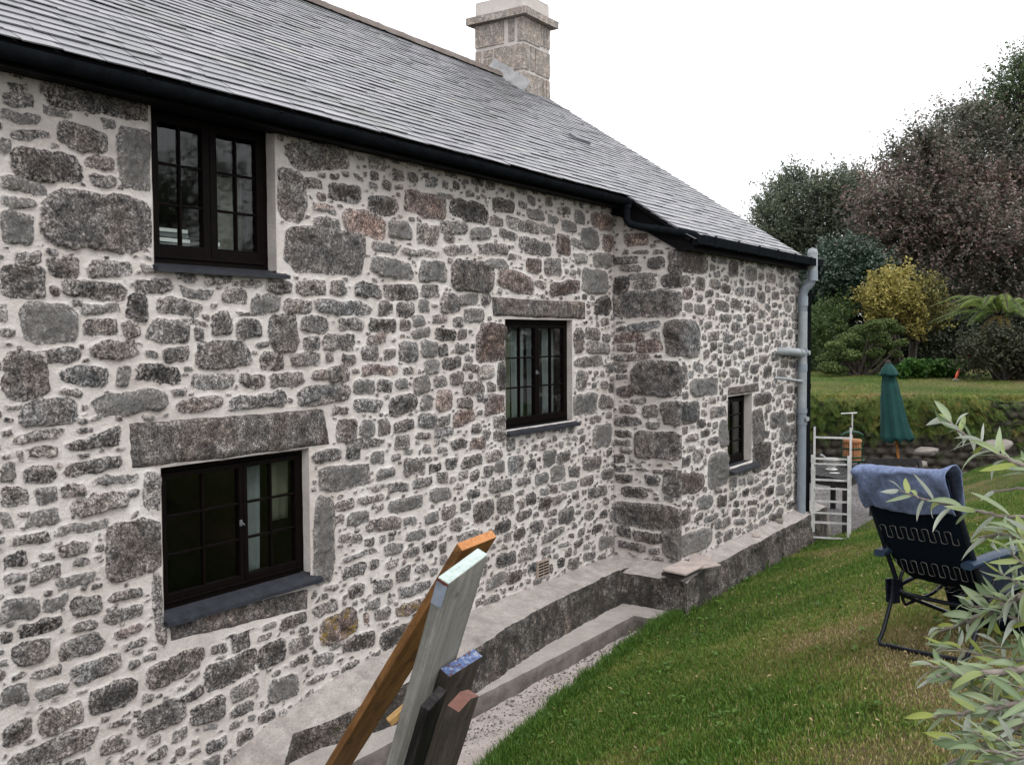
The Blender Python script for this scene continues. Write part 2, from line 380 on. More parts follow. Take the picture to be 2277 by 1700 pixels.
tb_ = NT('chipped_blue_paint'); c_ = tb_.ramp(tb_.noise(34, 4, .7), [(.36, (.075, .03, .026)), (.44, (.06, .10, .22)), (.52, (.11, .15, .27)), (.57, (.28, .28, .31)), (.64, (.055, .038, .035))], 'CONSTANT'); M['blueend'] = tb_.out(c_, .6, tb_.bump(tb_.noise(60, 4, .7), .5, .004))
M['yellowpine'] = m_wood('fresh_pine', (0.36, 0.22, 0.085), (0.48, 0.31, 0.13), (30, 30, 4))
M['tile'] = m_plain('loose_tile', (0.36, 0.30, 0.275), 0.85, var=0.25, sc=9, bump=0.4)
M['tiledark'] = m_plain('dark_tile', (0.05, 0.042, 0.04), 0.8)
M['rock'] = m_cement('pale_rock', (0.13, 0.115, 0.10), (0.27, 0.245, 0.22), 0.6, 5)
M['wallrock'] = m_cement('mossy_rock', (0.030, 0.026, 0.021), (0.095, 0.083, 0.068), 0.8, 7)
M['bark'] = m_plain('bark', (0.045, 0.036, 0.03), 0.95, var=0.5, sc=8, bump=0.8)
M['twig'] = m_plain('grey_twig', (0.20, 0.17, 0.15), 0.85, var=0.3, sc=60, bump=0.5)
M['redplastic'] = m_plain('red_paint', (0.50, 0.02, 0.03), 0.5)
M['toyred'] = m_plain('orange_red_paint', (0.60, 0.10, 0.05), 0.5)

# ------------------------------------------------------------------ ground
def edge_z(x): return np.interp(x, [3, 5, 8.2, 11.6, 12.6, 13.4, 20], [0.0, 0.02, 0.10, 0.05, 0.03, -0.02, -0.02])
def lawn_z(x, y):
    v = -np.asarray(y, float)
    base = np.interp(v, [0.8, 1.0, 1.5, 2.0, 3.3, 4.6, 6.0, 12.0], [-.02, 0.0, 0.12, 0.31, 0.84, 1.06, 1.12, 1.15])
    return edge_z(x) + base + 0.02*(fbm(np.asarray(x)*1.7, v*1.7, 3)-0.5)
def lawn_edge(x):
    """distance from the wall at which the grass begins"""
    return np.interp(x, [2, 4.6, 5.1, 6.0, 7.15, 8.0, 8.4, 8.9, 12.6, 13.2, 13.6, 15.0, 20], [1.42, 1.27, 1.17, 1.02, .90, .86, .86, .93, .91, 1.02, 1.20, 1.22, 1.9])
def m_lawn():
    t = NT('lawn_turf')
    g = t.ramp(t.noise(30, 5, 0.75), [(0.3, (0.024, 0.042, 0.010)), (0.7, (0.060, 0.090, 0.020))])
    b = t.ramp(t.noise(40, 5, 0.75), [(0.3, (0.11, 0.085, 0.042)), (0.7, (0.24, 0.185, 0.10))])
    c = t.mix(t.attr('dry'), g, b)
    return t.out(c, 0.95, t.bump(t.noise(60, 6, 0.8), 1.0, 0.03), spec=0.1)
def dryness(x, y):
    x = np.asarray(x, float); y = np.asarray(y, float)
    n = fbm(x*1.3+5, y*1.3, 41, 4)
    px = np.interp(-y-0.30*(6.2-x), [1.9, 3.1], [0, 1])*np.interp(x, [3, 4.5, 6.5, 8.5], [.9, 1, .8, .15])
    return np.clip((n-0.53)*2.0+1.1*px*np.clip(.55+1.6*(fbm(x*1.1, y*1.1, 47, 3)-.3), 0, 1.3)+.40*(fbm(x*5, y*5, 43, 3)-.5), 0, 1)
M['lawn'] = m_lawn()
tag(mesh_np('ground', [(-60, -60, -.08), (600, -60, -.08), (600, 600, -.08), (-60, 600, -.08)], [(0, 1, 2, 3)], M['gravel']), kind='structure')
# sand strip between kerb and lawn
nx, ny = 240, 40
xs = np.linspace(0.5, 13.0, nx); ys = np.linspace(-0.35, -1.5, ny); X, Y = np.meshgrid(xs, ys, indexing='ij')
Z = -0.035+0.05*(fbm(X*2, Y*2, 5)-0.5)+0.02*(fbm(X*14, Y*14, 6)-0.5)+0.05*np.clip((-Y-0.75), 0, 1)
idx = np.arange(nx*ny).reshape(nx, ny); q = np.stack([idx[:-1, :-1], idx[1:, :-1], idx[1:, 1:], idx[:-1, 1:]], -1).reshape(-1, 4)[:, ::-1]
tag(mesh_np('sand_strip', np.stack([X, Y, Z], -1).reshape(-1, 3), q, M['sand'], smooth=True), kind='structure')
# lawn
nx, nv = 260, 90
xs = np.linspace(-3, 19.5, nx); ts = np.linspace(0, 1, nv)**1.7
X = np.repeat(xs[:, None], nv, 1)
ed = lawn_edge(X)+0.10*(fbm(X*1.7, X*0, 9)-0.5)+0.05*(fbm(X*9, X*0, 8)-0.5)
V = ed+ts[None, :]*(12-ed)
Z = lawn_z(X, -V); Z[:, 0] -= 0.10; V[:, 0] -= 0.02
idx = np.arange(nx*nv).reshape(nx, nv); q = np.stack([idx[:-1, :-1], idx[1:, :-1], idx[1:, 1:], idx[:-1, 1:]], -1).reshape(-1, 4)[:, ::-1]
tag(mesh_np('lawn', np.stack([X, -V, Z], -1).reshape(-1, 3), q, M['lawn'], attrs={'dry': dryness(X, -V)}, smooth=True), kind='structure')

# ------------------------------------------------------------------ cottage walls: every stone where the photo has it
YE = -0.745            # face of the stepped-out bay
XC = 8.83              # inner corner
house = empty('cottage', (8.8, 0, 0.4), 'granite cottage with slate roof, dark windows and pale mortar joints', 'cottage')
HB = np.array([8.8, 0, 0.4])
def hp(o): return at_base(o, HB)
S = 800/2203
BX1 = """0,545,205,665;245,500,930,750;0,670,245,765,l;235,655,440,725,l;45,785,295,875;0,830,60,945;335,750,665,940;610,730,705,790;715,780,940,1170;75,905,500,1130,d;525,955,695,1045;545,1060,700,1150;0,1090,290,1190;0,1195,210,1270,l;245,1165,945,1555,D;0,1280,200,1490,l;1740,850,2130,1065;1690,1035,1865,1350;1860,1085,1970,1165;2000,1120,2200,1250;1900,1250,2040,1305;1925,1325,2080,1420"""
BX2 = """85,25,260,105;285,60,475,180;525,75,795,180;855,100,940,160;0,110,265,310;375,195,775,320;820,195,1045,285;300,230,355,290;1060,165,1195,210;1235,160,1415,220;1455,205,1600,250;1630,205,1785,285;1810,205,1985,295;2010,205,2105,290;1085,245,1300,310;1350,260,1505,345;775,290,905,455,d;960,320,1240,425;1535,300,1715,405;1735,320,1905,410;0,350,45,460;110,335,470,580;480,345,740,405,l;505,435,715,535;745,465,855,555;895,455,1160,580;1285,395,1420,535;1440,440,1605,560;1640,420,1830,635,D;1840,425,2005,525;2065,440,2200,500;1100,450,1265,480;1190,500,1245,580;1445,390,1620,420;215,615,490,700;550,570,855,680;990,610,1155,700;1195,565,1545,740;1590,645,1740,755;1770,650,1950,720;1850,555,1950,630;1965,540,2170,630;0,640,300,925;365,725,665,845;710,720,790,840;825,720,1115,830,d;880,640,955,685;1160,770,1425,870;1455,775,1620,855;1650,770,1860,850;1905,750,2000,815;2000,725,2130,830;1985,650,2045,695;2085,655,2170,720;355,865,510,910;550,870,1015,1030;1045,860,1135,910;1075,910,1355,1005;1400,885,1755,990;1825,845,2135,965;115,925,465,1100;20,965,120,995;465,1040,540,1075;80,1120,370,1200;395,1080,725,1255,dT;170,1225,360,1300;100,1245,140,1300;380,1285,735,1400;130,1340,340,1445;0,1315,95,1450;570,1380,840,1455;870,1370,990,1610;15,1470,155,1580;200,1455,335,1575;360,1440,525,1540;430,1490,775,1640;770,1475,845,1530;1900,1230,2090,1320;2055,1540,2165,1615;2010,975,2130,1025;2055,1055,2175,1200;2120,1195,2203,1300;0,1110,80,1150"""
BX3 = """135,75,380,190;0,95,65,210;345,150,655,245;65,215,310,320;355,275,535,385;640,125,1010,520;20,355,165,455;235,340,320,405;170,425,350,540;25,465,150,540;420,385,535,445;325,470,590,585;70,545,150,595;0,605,230,780;245,605,415,720;435,600,625,750;670,555,865,650;625,670,870,795;935,480,1000,925;115,740,375,865;445,755,595,840;690,790,870,885;355,835,635,1010;60,865,300,1055,D;740,880,890,945;0,825,80,900;435,965,740,1150,d;775,1000,855,1065;885,930,1250,1175;170,1040,390,1140;210,1140,425,1255,d;540,1115,830,1340;0,1150,165,1320;215,1250,505,1490;860,1200,940,1265;820,1225,1130,1480,d;800,1300,860,1355;0,1365,180,1540,d;10,1440,610,1690;1105,1165,1250,1265;1155,1225,1380,1415;1245,1380,1330,1440;1405,1130,1565,1275;1400,1260,1555,1370,d;1255,950,1565,1190,d;1570,880,1750,1060;1410,835,1535,965;1290,905,1385,975;1190,850,1330,915;1370,820,1450,885;1480,790,1555,835;1635,1090,1825,1280,d;1690,710,1870,835;1770,835,1920,965;1770,975,1885,1050;1865,1095,2005,1165;1910,950,2040,1050;2080,1010,2195,1095,d;1900,640,2060,740;1955,690,2180,915,o;650,1350,785,1420;620,1460,730,1520;600,1480,780,1600;725,1570,825,1630;885,1510,1025,1640,T;1560,840,1650,900;2010,895,2090,940;1970,545,2075,605;1915,0,2045,540"""
BX4 = """80,280,580,590,D;90,0,205,255;345,15,555,150,d;590,95,780,225;250,165,395,210;265,225,430,320;440,185,700,360,r;715,250,865,365,l;895,270,1035,405;815,65,1075,240,r;1010,75,1125,120;1100,120,1330,270,d;1345,105,1495,210;1340,220,1425,290;1440,230,1640,325;1565,175,1680,255;1750,160,1835,220;1520,130,1570,175;1960,200,2095,310,r;1700,215,1760,270,l;1855,185,1925,275,l;1780,250,1875,325,l;1895,290,2010,430;2030,330,2095,445,r;1030,245,1210,340;1065,335,1130,385;1220,290,1360,370,l;1395,305,1515,370;1645,275,1745,335,l;625,385,780,455,l;805,420,1035,480;1050,395,1235,465;1260,385,1460,465;1520,355,1725,465,d;1750,330,1840,460;1840,365,1915,420,l;610,480,880,605;910,495,1080,625,d;1095,485,1365,690,d;1310,480,1465,550;1560,475,1660,570,r;1675,480,1785,590,d;1385,555,1610,690,r;1695,615,1895,710,r;1855,450,1940,515,l;1970,445,2090,545;1905,545,2065,700,l;1615,610,1690,655;155,640,335,710;355,620,455,705;510,635,680,725;690,630,905,735;920,640,1030,720;0,620,130,700;85,735,250,815;270,735,610,830;655,740,750,830;770,750,880,840,d;905,730,970,815;1035,695,1160,810;1140,700,1275,770;1285,695,1355,765;1180,790,1305,870;990,820,1080,875;1115,840,1180,895;185,840,345,940;415,855,560,920;590,850,770,930;790,855,855,920;865,835,940,895;855,910,975,975;1010,905,1130,985;1145,910,1200,970;200,965,300,1045;310,950,520,1045;580,940,710,1010;555,1015,660,1110;775,995,900,1125;915,990,1030,1090;695,1035,760,1095;1125,1000,1215,1060;1030,1010,1085,1085;1255,880,1450,1120,r;0,1060,85,1170;120,1060,300,1140;335,1060,390,1110;430,1065,520,1125;535,1130,775,1200,r;800,1140,870,1185;940,1105,1035,1190,l;1055,1080,1170,1155;1190,1075,1235,1115;0,1180,205,1270;250,1165,345,1225;360,1140,480,1240;505,1215,640,1315;655,1220,740,1300;760,1210,840,1285;870,1200,975,1310;1000,1205,1080,1270;1100,1175,1185,1255;1175,1125,1275,1180;1270,1130,1370,1225;1385,1115,1450,1280;1175,1230,1305,1320;1320,1245,1380,1300;165,1250,480,1375;0,1300,100,1395;500,1340,675,1425;715,1310,895,1440;910,1325,995,1420;1015,1285,1115,1415,r;1140,1330,1240,1400;1260,1310,1340,1360;1305,1310,1440,1440,r;355,1390,480,1440;400,1465,525,1615;540,1470,635,1580,l;655,1450,725,1565;745,1465,880,1550;905,1430,1030,1525;1030,1440,1105,1505;1115,1400,1255,1500,r;1365,1440,1440,1520;1005,1505,1125,1580;1215,1495,1295,1555;1300,1525,1350,1590;1365,1520,1440,1600;880,1545,985,1595;760,1565,850,1650;470,1575,690,1652;1105,1580,1205,1652;1215,1570,1320,1652,r;1855,910,1915,1060;1920,905,2020,975;1925,990,2080,1065;1860,1080,2050,1145;1870,1170,1935,1285;1850,1300,2000,1440,l;2010,1310,2095,1400;1970,1490,2095,1640,l;1955,1440,2025,1490;1980,715,2085,830,d"""
BX5 = """0,75,355,260;375,100,485,185;535,35,675,165;690,75,770,140;795,45,870,120;890,25,1030,115;1040,0,1145,70;1025,95,1085,170;1095,65,1155,145;1175,25,1275,155;1295,50,1350,125;1390,0,1470,100;1475,0,1560,85;1630,25,1745,130;1545,95,1615,170,d;1435,95,1525,190;1345,130,1420,215;1225,160,1320,220;1060,165,1205,265,d;940,125,1000,190;870,130,930,180;590,160,715,240;425,195,565,270;335,205,430,255;120,300,240,375;260,270,415,335;450,275,655,390,d;695,220,825,320;925,230,1005,300;1225,245,1280,285;1285,255,1350,335,d;1240,295,1280,355;1425,205,1485,265;1500,190,1600,250;1615,150,1700,220;1660,210,1780,300;1745,110,1820,185;1445,275,1505,335;1365,280,1440,375;1105,275,1210,385;960,300,1090,445,d;885,305,945,385;775,335,855,430;670,365,755,455;185,365,335,475;310,400,520,515;540,405,615,470;110,400,170,450;1225,355,1325,430;1395,360,1480,415;1490,345,1580,455,D;1415,415,1480,465;1310,425,1390,510;1215,460,1285,555;1090,410,1195,515,d;820,415,905,500;705,455,780,520;145,500,295,580;550,480,685,560;860,480,1020,560;155,605,385,670;415,560,530,645;530,590,630,670,d;655,555,750,630;760,565,810,635;1385,475,1525,560;1645,365,1710,430;1690,445,1755,510;1730,510,1830,615;1640,610,1715,680;1480,565,1555,605;1580,535,1640,600;1235,580,1355,690;1105,610,1225,725,d;1385,590,1445,650;160,690,305,790;315,670,385,730;420,660,510,725;605,690,690,755;490,705,580,815;350,785,470,880;200,805,300,910;0,915,130,1005;505,790,705,905;30,965,260,1180,o;300,905,400,985;355,950,460,1055;490,905,660,1020,o;295,1000,330,1080,o;390,1045,590,1225,d;160,1105,360,1245,d;0,1225,110,1325;155,1285,260,1365,d;300,1225,390,1280;1035,745,1170,855,d;1155,725,1270,830;1020,880,1125,955;980,905,1020,960;1480,650,1520,720;1545,650,1615,735;1160,860,1350,905"""
BXR1 = """265,185,900,430,D;740,455,1100,800,D;430,840,935,1160,D;700,1200,1100,1440,D;455,1480,900,1740,D;270,60,420,215,d;445,85,665,180;705,35,945,165,d;400,30,680,85;285,470,385,495;405,475,710,560;285,520,395,565;275,575,550,665,r;610,575,705,630;475,640,720,755,r;280,685,460,745,r;270,770,605,830;635,775,720,810;270,845,420,880;270,890,400,940;285,955,410,1000;300,1060,455,1165;420,1180,570,1225;320,1240,485,1320;530,1235,680,1355,d;270,1345,535,1440;565,1395,700,1455;270,1465,440,1535;275,1555,425,1615"""
BXR2 = """345,660,560,780,r;250,870,480,945;305,950,505,1005;335,810,395,855;420,815,570,855;595,805,695,850;550,870,700,975;730,780,1300,1020"""
BXR3 = """240,785,815,1030,D;245,280,375,330;295,345,390,395;245,395,330,470;245,490,345,545;255,555,400,630;425,515,530,545;550,525,640,570;490,570,625,660,d;640,520,985,765,D;290,655,520,765;495,680,560,710;260,985,390,1075;400,1025,655,1130;275,1105,505,1190;525,1155,620,1220;635,990,1030,1290,d"""
BXF1 = """1020,0,1160,105;1090,120,1165,340;1000,370,1165,685;1355,25,1460,320;1360,290,1520,550;1505,45,1640,190;1585,150,1725,315;1640,60,1710,140;820,230,930,305;1000,255,1085,320;830,330,900,385;880,355,960,470;905,725,1035,860;1320,760,1410,830;965,880,1080,960;630,990,1035,1290,l;640,520,970,765,d;1210,915,1310,990;1115,860,1170,910;820,785,880,850;1045,665,1115,730;1345,640,1440,720"""
BXF2 = """960,985,1235,1165,l;1540,1120,1705,1250;1695,1285,1840,1450;740,455,1055,800;700,1200,1045,1440,d;430,840,935,1160,D;1475,0,1570,100;1310,0,1405,70;1235,130,1335,210;1460,165,1560,245;1190,280,1320,380;1330,270,1440,365;1000,320,1100,400;1225,405,1340,480;1595,770,1665,860;1510,865,1585,950;1440,835,1500,935"""
BXF3 = """730,780,1070,1020;1250,900,1340,1050,d;1395,950,1500,1080;1580,1010,1665,1100,d;1150,880,1245,940"""
def parse(s): return [(*map(float, e.split(',')[:4]), (e.split(',')[4] if e.count(',') > 3 else '')) for e in s.split(';')]
def to_plane(boxes, ox, oy, sc, plane):
    """photo boxes -> (u, v, halfwidth, halfheight, flag) on a wall plane; u = X on the long walls, -Y on the return"""
    if plane == 'main': f = lambda a, b: (lambda p: (p[0], p[2]))(onY(a, b, 0))
    elif plane == 'front': f = lambda a, b: (lambda p: (p[0], p[2]))(onY(a, b, YE))
    else: f = lambda a, b: (lambda p: (-p[1], p[2]))(onX(a, b, XC))
    out = []
    for x0, y0, x1, y1, fl in parse(boxes):
        x0, x1 = ox+x0*sc, ox+x1*sc; y0, y1 = oy+y0*sc, oy+y1*sc; cx, cy = (x0+x1)/2, (y0+y1)/2
        u, v = f(cx, cy); ua = f(x0, cy)[0]; ub = f(x1, cy)[0]
        sz = abs(f(cx, cy-2)[1]-f(cx, cy+2)[1])/4
        e = f(cx+4, cy); m = abs((e[1]-v)/sz)/4                        # slope in the picture of a level line here
        h = max((y1-y0)-0.75*m*(x1-x0), 0.5*(y1-y0))
        out.append(((ua+ub)/2, v, abs(ub-ua)/2, h*sz/2, fl))
    return out
def relief(name, us, vs, to3, nrm, stones, blocked, holes, fill, clampv, seed, ztop=None, parent=house):
    r = np.random.default_rng(seed)
    U, V = np.meshgrid(us, vs, indexing='ij')
    W1 = (fbm(U*9, V*9, seed, 3)-0.5)*0.045+(fbm(U*32, V*32, seed+1, 3)-0.5)*0.015
    W2 = (fbm(U*9, V*9, seed+5, 3)-0.5)*0.040+(fbm(U*32, V*32, seed+6, 3)-0.5)*0.015
    SD = np.full(U.shape, -0.2); TO = np.full(U.shape, 0.5); HU = np.zeros(U.shape); PR = np.zeros(U.shape); TX = np.zeros(U.shape)
    def sdf(u, v, a, b, p, rot, cuts, x, y):
        dx, dy = x-u, y-v; c, s = math.cos(rot), math.sin(rot); dx, dy = c*dx+s*dy, c*dy-s*dx
        rho = (np.abs(dx/a)**p+np.abs(dy/b)**p)**(1/p)
        sd = (1-rho)*min(a, b)
        for (cx, cy, cd_) in cuts: sd = np.minimum(sd, cd_-(dx*cx+dy*cy))
        return sd
    def shape(fl, a, b):
        p = r.uniform(3.0, 6.5); rot = r.normal(0, 0.06); cuts = []
        if 'D' in fl or min(a, b) > 0.11: p = r.uniform(4, 6); rot = r.normal(0, .012)
        for k in range(r.integers(2, 5)):
            th = r.choice([0.6, -0.6, 2.5, -2.5, 1.3, -1.3])+r.normal(0, 0.25)
            ca, sa = math.cos(th), math.sin(th)
            cuts.append((ca, sa, (abs(ca)*a+abs(sa)*b)*r.uniform(0.76, 0.98)))
        if 'T' in fl: n = math.hypot(b, 2*a); cuts.append((-b/n, a/n*1.6, 0.25*b))
        return p, rot, cuts
    def place(u, v, a, b, fl, test, gap):
        p, rot, cuts = shape(fl, a, b)
        mg = 0.06
        i0, i1 = np.searchsorted(us, [u-a-mg, u+a+mg]); j0, j1 = np.searchsorted(vs, [v-b-mg, v+b+mg])
        if i1-i0 < 2 or j1-j0 < 2: return False
        sl = (slice(i0, i1), slice(j0, j1))
        if test:
            sd = sdf(u, v, a, b, p, rot, cuts, U[sl], V[sl])
            ins = sd > 0
            if ins.sum() < 4: return False
            if SD[sl][ins].max() > -gap or BL[sl][ins].any(): return False
        sd = sdf(u, v, a, b, p, rot, cuts, U[sl]+W1[sl], V[sl]+W2[sl])
        tone = 0.34+r.normal(0, 0.18)+(0.13 if min(a, b) < .03 else 0); hue = max(0, r.normal(0.25, 0.2))
        if 'd' in fl: tone -= 0.12
        if 'D' in fl: tone = 0.30+r.normal(0, .04); hue = 0.1
        if 'l' in fl: tone += 0.22; hue = 0
        if 'r' in fl: hue = 0.85; tone += .02
        if 'o' in fl: hue = 1.6
        up_ = sd > SD[sl]
        TX[sl][up_] = np.clip(r.normal(0, .09)*(U[sl][up_]-u)+r.normal(0, .14)*(V[sl][up_]-v), -.012, .012)
        TO[sl][up_] = np.clip(tone, 0.02, 1); HU[sl][up_] = hue; PR[sl][up_] = r.uniform(0.3, 1.0)
        SD[sl] = np.maximum(SD[sl], sd)
        return True
    BL = np.zeros(U.shape, bool)
    for (u0, v0, u1, v1) in holes+blocked: BL |= (U > u0-0.01) & (U < u1+0.01) & (V > v0-0.01) & (V < v1+0.01)
    for (u, v, a, b, fl) in stones: place(u, v, a*1.01+.002, b*1.04+.003, fl, False, 0)
    for (n, a0, a1, asp0, asp1, gap, ulo, uhi) in fill:
        for k in range(n):
            a = r.uniform(a0, a1); b = a*r.uniform(asp0, asp1)
            u = r.uniform(ulo, uhi); v = r.uniform(vs[0], vs[-1])
            place(u, v, a, b, '', True, gap)
    SD[BL] = np.minimum(SD[BL], -0.01)
    edge = np.full(U.shape, 1.0)
    for (u0, v0, u1, v1) in holes:
        dd = np.maximum(np.maximum(u0-U, U-u1), np.maximum(v0-V, V-v1)); edge = np.minimum(edge, np.clip(dd/0.015, 0, 1))
    for c in clampv: edge = np.minimum(edge, np.clip(np.abs(U-c)/0.02, 0, 1))
    h = 0.004+0.006*fbm(U*25, V*25, seed+9, 4)+0.012*(fbm(U*5, V*5, seed+10, 3)-0.4)
    st = np.clip(SD, 0, None)
    h += np.where(SD > 0, (0.004+0.016*PR)*(1-np.exp(-st/0.009))+TX*np.clip(st/0.01, 0, 1)+0.034*(np.abs(fbm(U*13, V*13, seed+11, 5)-0.5)*-1.6+.12)*np.clip(st/0.01, 0, 1), -0.004*np.clip(-SD/0.01, 0, 1))
    h = np.clip(h, 0.0005, 0.05)*edge
    P = to3(U, V)+h[..., None]*np.array(nrm)
    nu, nv = U.shape; idx = np.arange(nu*nv).reshape(nu, nv)
    q = np.stack([idx[:-1, :-1], idx[1:, :-1], idx[1:, 1:], idx[:-1, 1:]], -1).reshape(-1, 4)
    uc = (U[:-1, :-1]+U[1:, 1:]).ravel()/2; vc = (V[:-1, :-1]+V[1:, 1:]).ravel()/2
    keep = np.ones(len(q), bool)
    for (u0, v0, u1, v1) in holes: keep &= ~((uc > u0) & (uc < u1) & (vc > v0) & (vc < v1))
    if ztop is not None: keep &= vc < ztop(uc)
    P = P.reshape(-1, 3)-HB
    return mesh_np(name, P, q[keep], M['wall'], parent, {'sd': SD, 'tone': TO, 'hue': HU}, smooth=True)
def insert(vals, extra):
    """a grid line exactly on each opening edge"""
    vals = np.array(vals)
    for e in extra: vals = np.append(vals[np.abs(vals-e) > 0.0035], e)
    return np.sort(vals)
# window openings, measured on the wall faces
def opn(xl, xr, yt, yb, Y):
    a = onY(xl, yb, Y); b = onY(xr, (yt+yb)/2, Y); c = onY(xl, yt, Y); return [a[0], a[2], b[0], c[2]]
OPU = opn(342, 612, 280, 583, 0); OPU[3] = 3.99
OPL = opn(364, 689, 1039, 1364, 0); OPM = opn(1124, 1272, 709, 956, 0)
OPS = opn(1617, 1671, 882, 1040, YE)
HOLES = [(OPU[0], OPU[1]-.03, OPU[2], OPU[3]), (OPL[0], OPL[1]-.035, OPL[2], OPL[3]), tuple(OPM)]
def bb(pts, Y=0):
    P = [onY(*p, Y) for p in pts]; xs = [p[0] for p in P]; zs = [p[2] for p in P]; return (min(xs), min(zs), max(xs), max(zs))
z = lambda x, y, ox, oy: (ox+x*S, oy+y*S)
LINL = [onY(*z(*p, 0, 550)) for p in ((775, 1085), (1978, 992), (2022, 1200), (790, 1350))]
LINM = [onY(*z(*p, 600, 400)) for p in ((1358, 722), (1930, 750), (1930, 852), (1362, 828))]
SUBS = [onY(*z(*p, 0, 1100)) for p in ((1022, 775), (1890, 570), (1885, 690), (1035, 895))]
sL = .2421
LINS = [onY(1300+x*sL, 600+y*sL, YE) for x, y in ((1297, 1085), (1600, 1035), (1606, 1110), (1300, 1150))]
def pbb(P): return (min(p[0] for p in P), min(p[2] for p in P), max(p[0] for p in P), max(p[2] for p in P))
us = insert(np.concatenate([np.arange(0.6, 2.4, 0.013), np.arange(2.4, 5.2, 0.0085), np.arange(5.2, XC+0.001, 0.0105)]), [OPU[0], OPU[2], OPL[0], OPL[2], OPM[0], OPM[2], XC])
us = us[us <= XC+1e-6]
vs = insert(np.arange(-0.1, 4.02, 0.0088), [OPU[1], OPL[1], OPL[3], OPM[1], OPM[3]])
st_main = (to_plane(BX1, 0, 0, S, 'main')+to_plane(BX2, 0, 550, S, 'main')+to_plane(BX3, 0, 1100, S, 'main')
           + to_plane(BX4, 600, 400, S, 'main')+to_plane(BX5, 700, 1000, S, 'main'))
fill_m = [(500, .09, .16, .45, .7, .016, .6, 2.6), (2500, .06, .10, .45, .7, .011, .6, XC), (7000, .04, .07, .35, .7, .009, .6, XC), (16000, .024, .048, .35, .75, .007, .6, XC), (15000, .013, .028, .35, .8, .006, 1.2, XC)]
relief('wall', us, vs, lambda U, V: np.stack([U, 0*U, V], -1), (0, -1, 0), st_main, [pbb(LINL), pbb(LINM), pbb(SUBS)], HOLES, fill_m, [XC], 11)
us_r = np.arange(0, -YE+0.001, 0.009); us_r = insert(us_r, [-YE]); us_r = us_r[us_r <= -YE+1e-6]
vs_r = np.arange(-0.1, 4.0, 0.0088)
st_ret = to_plane(BXR2, 1300, 350, .2542, 'ret')+to_plane(BXR1, 1300, 600, sL, 'ret')+to_plane(BXR3, 1300, 900, .2724, 'ret')
fill_r = [(300, .035, .07, .3, .6, .012, 0, .74), (700, .02, .04, .35, .7, .009, 0, .74), (700, .012, .022, .4, .8, .008, 0, .74)]
topr = lambda u: np.interp(u, [0, .745], [3.95, 3.56])
relief('wall', us_r, vs_r, lambda U, V: np.stack([XC+0*U, -U, V], -1), (-1, 0, 0), st_ret, [], [], fill_r, [0, -YE], 23, ztop=topr)
us_f = insert(np.arange(XC, 12.46, 0.0125), [OPS[0], OPS[2]]); vs_f = insert(np.arange(-0.1, 3.62, 0.0095), [OPS[1], OPS[3]])
st_fr = to_plane(BXF1, 1300, 900, .2724, 'front')+to_plane(BXF2, 1300, 600, sL, 'front')+to_plane(BXF3, 1300, 350, .2542, 'front')
fill_f = [(3500, .10, .17, .32, .50, .010, XC, 12.46), (8000, .07, .12, .35, .60, .009, XC, 12.46), (14000, .04, .075, .35, .7, .008, XC, 12.46), (12000, .02, .04, .35, .8, .008, XC, 12.46)]
relief('wall', us_f, vs_f, lambda U, V: np.stack([U, YE+0*U, V], -1), (0, -1, 0), st_fr, [pbb(LINS)], [tuple(OPS)], fill_f, [XC], 37)
# plain returns that close the house (far gable, rear, the run beyond the left edge of the picture)
mb = MB(); mb.box((-4, 0.02, -.1), (0.6, .5, 4.0)); mb.box((12.42, YE+.03, -.1), (12.46, 6.9, 3.55)); mb.box((-4, 6.7, -.1), (12.4, 6.9, 3.9))
mb.prism([(12.42, YE, 3.55), (12.42, 6.9, 3.9), (12.42, 3.3, 6.3)], (.035, 0, 0))
hp(mb.build('gable_wall', M['mortar'], house))

def granite_slab(name, quad, depth, nrm, mat, proud=0.02, n=34):
    """dressed block: bulged, rough-edged front on the wall plane"""
    q = [np.array(p) for p in quad]; nrm = np.array(nrm, float); m = 12; cq = sum(q)/4
    q = [cq+(p-cq)*np.array([1.035, 1.0, 1.16]) for p in q]
    P = []
    for i in range(n+1):
        s_ = i/n; row = []
        for j in range(m+1):
            t_ = j/m; p = (q[0]*(1-s_)+q[1]*s_)*(1-t_)+(q[3]*(1-s_)+q[2]*s_)*t_
            e = min(min(s_, 1-s_)*n/3.0, min(t_, 1-t_)*m/2.0, 1.0)
            row.append(p+nrm*(proud*(e**.6)+0.010*(fbm(p[0]*11+p[1]*11, p[2]*11, 77)-.5)*e - (1-min(1, e*3))*0.012)+np.array([0, 0, .02*(fbm(s_*7, t_*2, 78)-.5)*(1-e)+.012*(fbm(s_*19, t_*5, 79)-.5)]))
        P.append(row)
    mb = MB(); mb.grid(P); mb.prism([q[0], q[1], q[2], q[3]], -nrm*depth)
    return hp(mb.build(name, mat, house))
granite_slab('lintel', LINL, .12, (0, -1, 0), M['granite'], .022)
granite_slab('lintel', LINM, .10, (0, -1, 0), M['granite'], .022)
granite_slab('lintel', LINS, .10, (0, -1, 0), M['granite'], .022, 16)
granite_slab('sill_block', SUBS, .10, (0, -1, 0), M['granite'], .012)

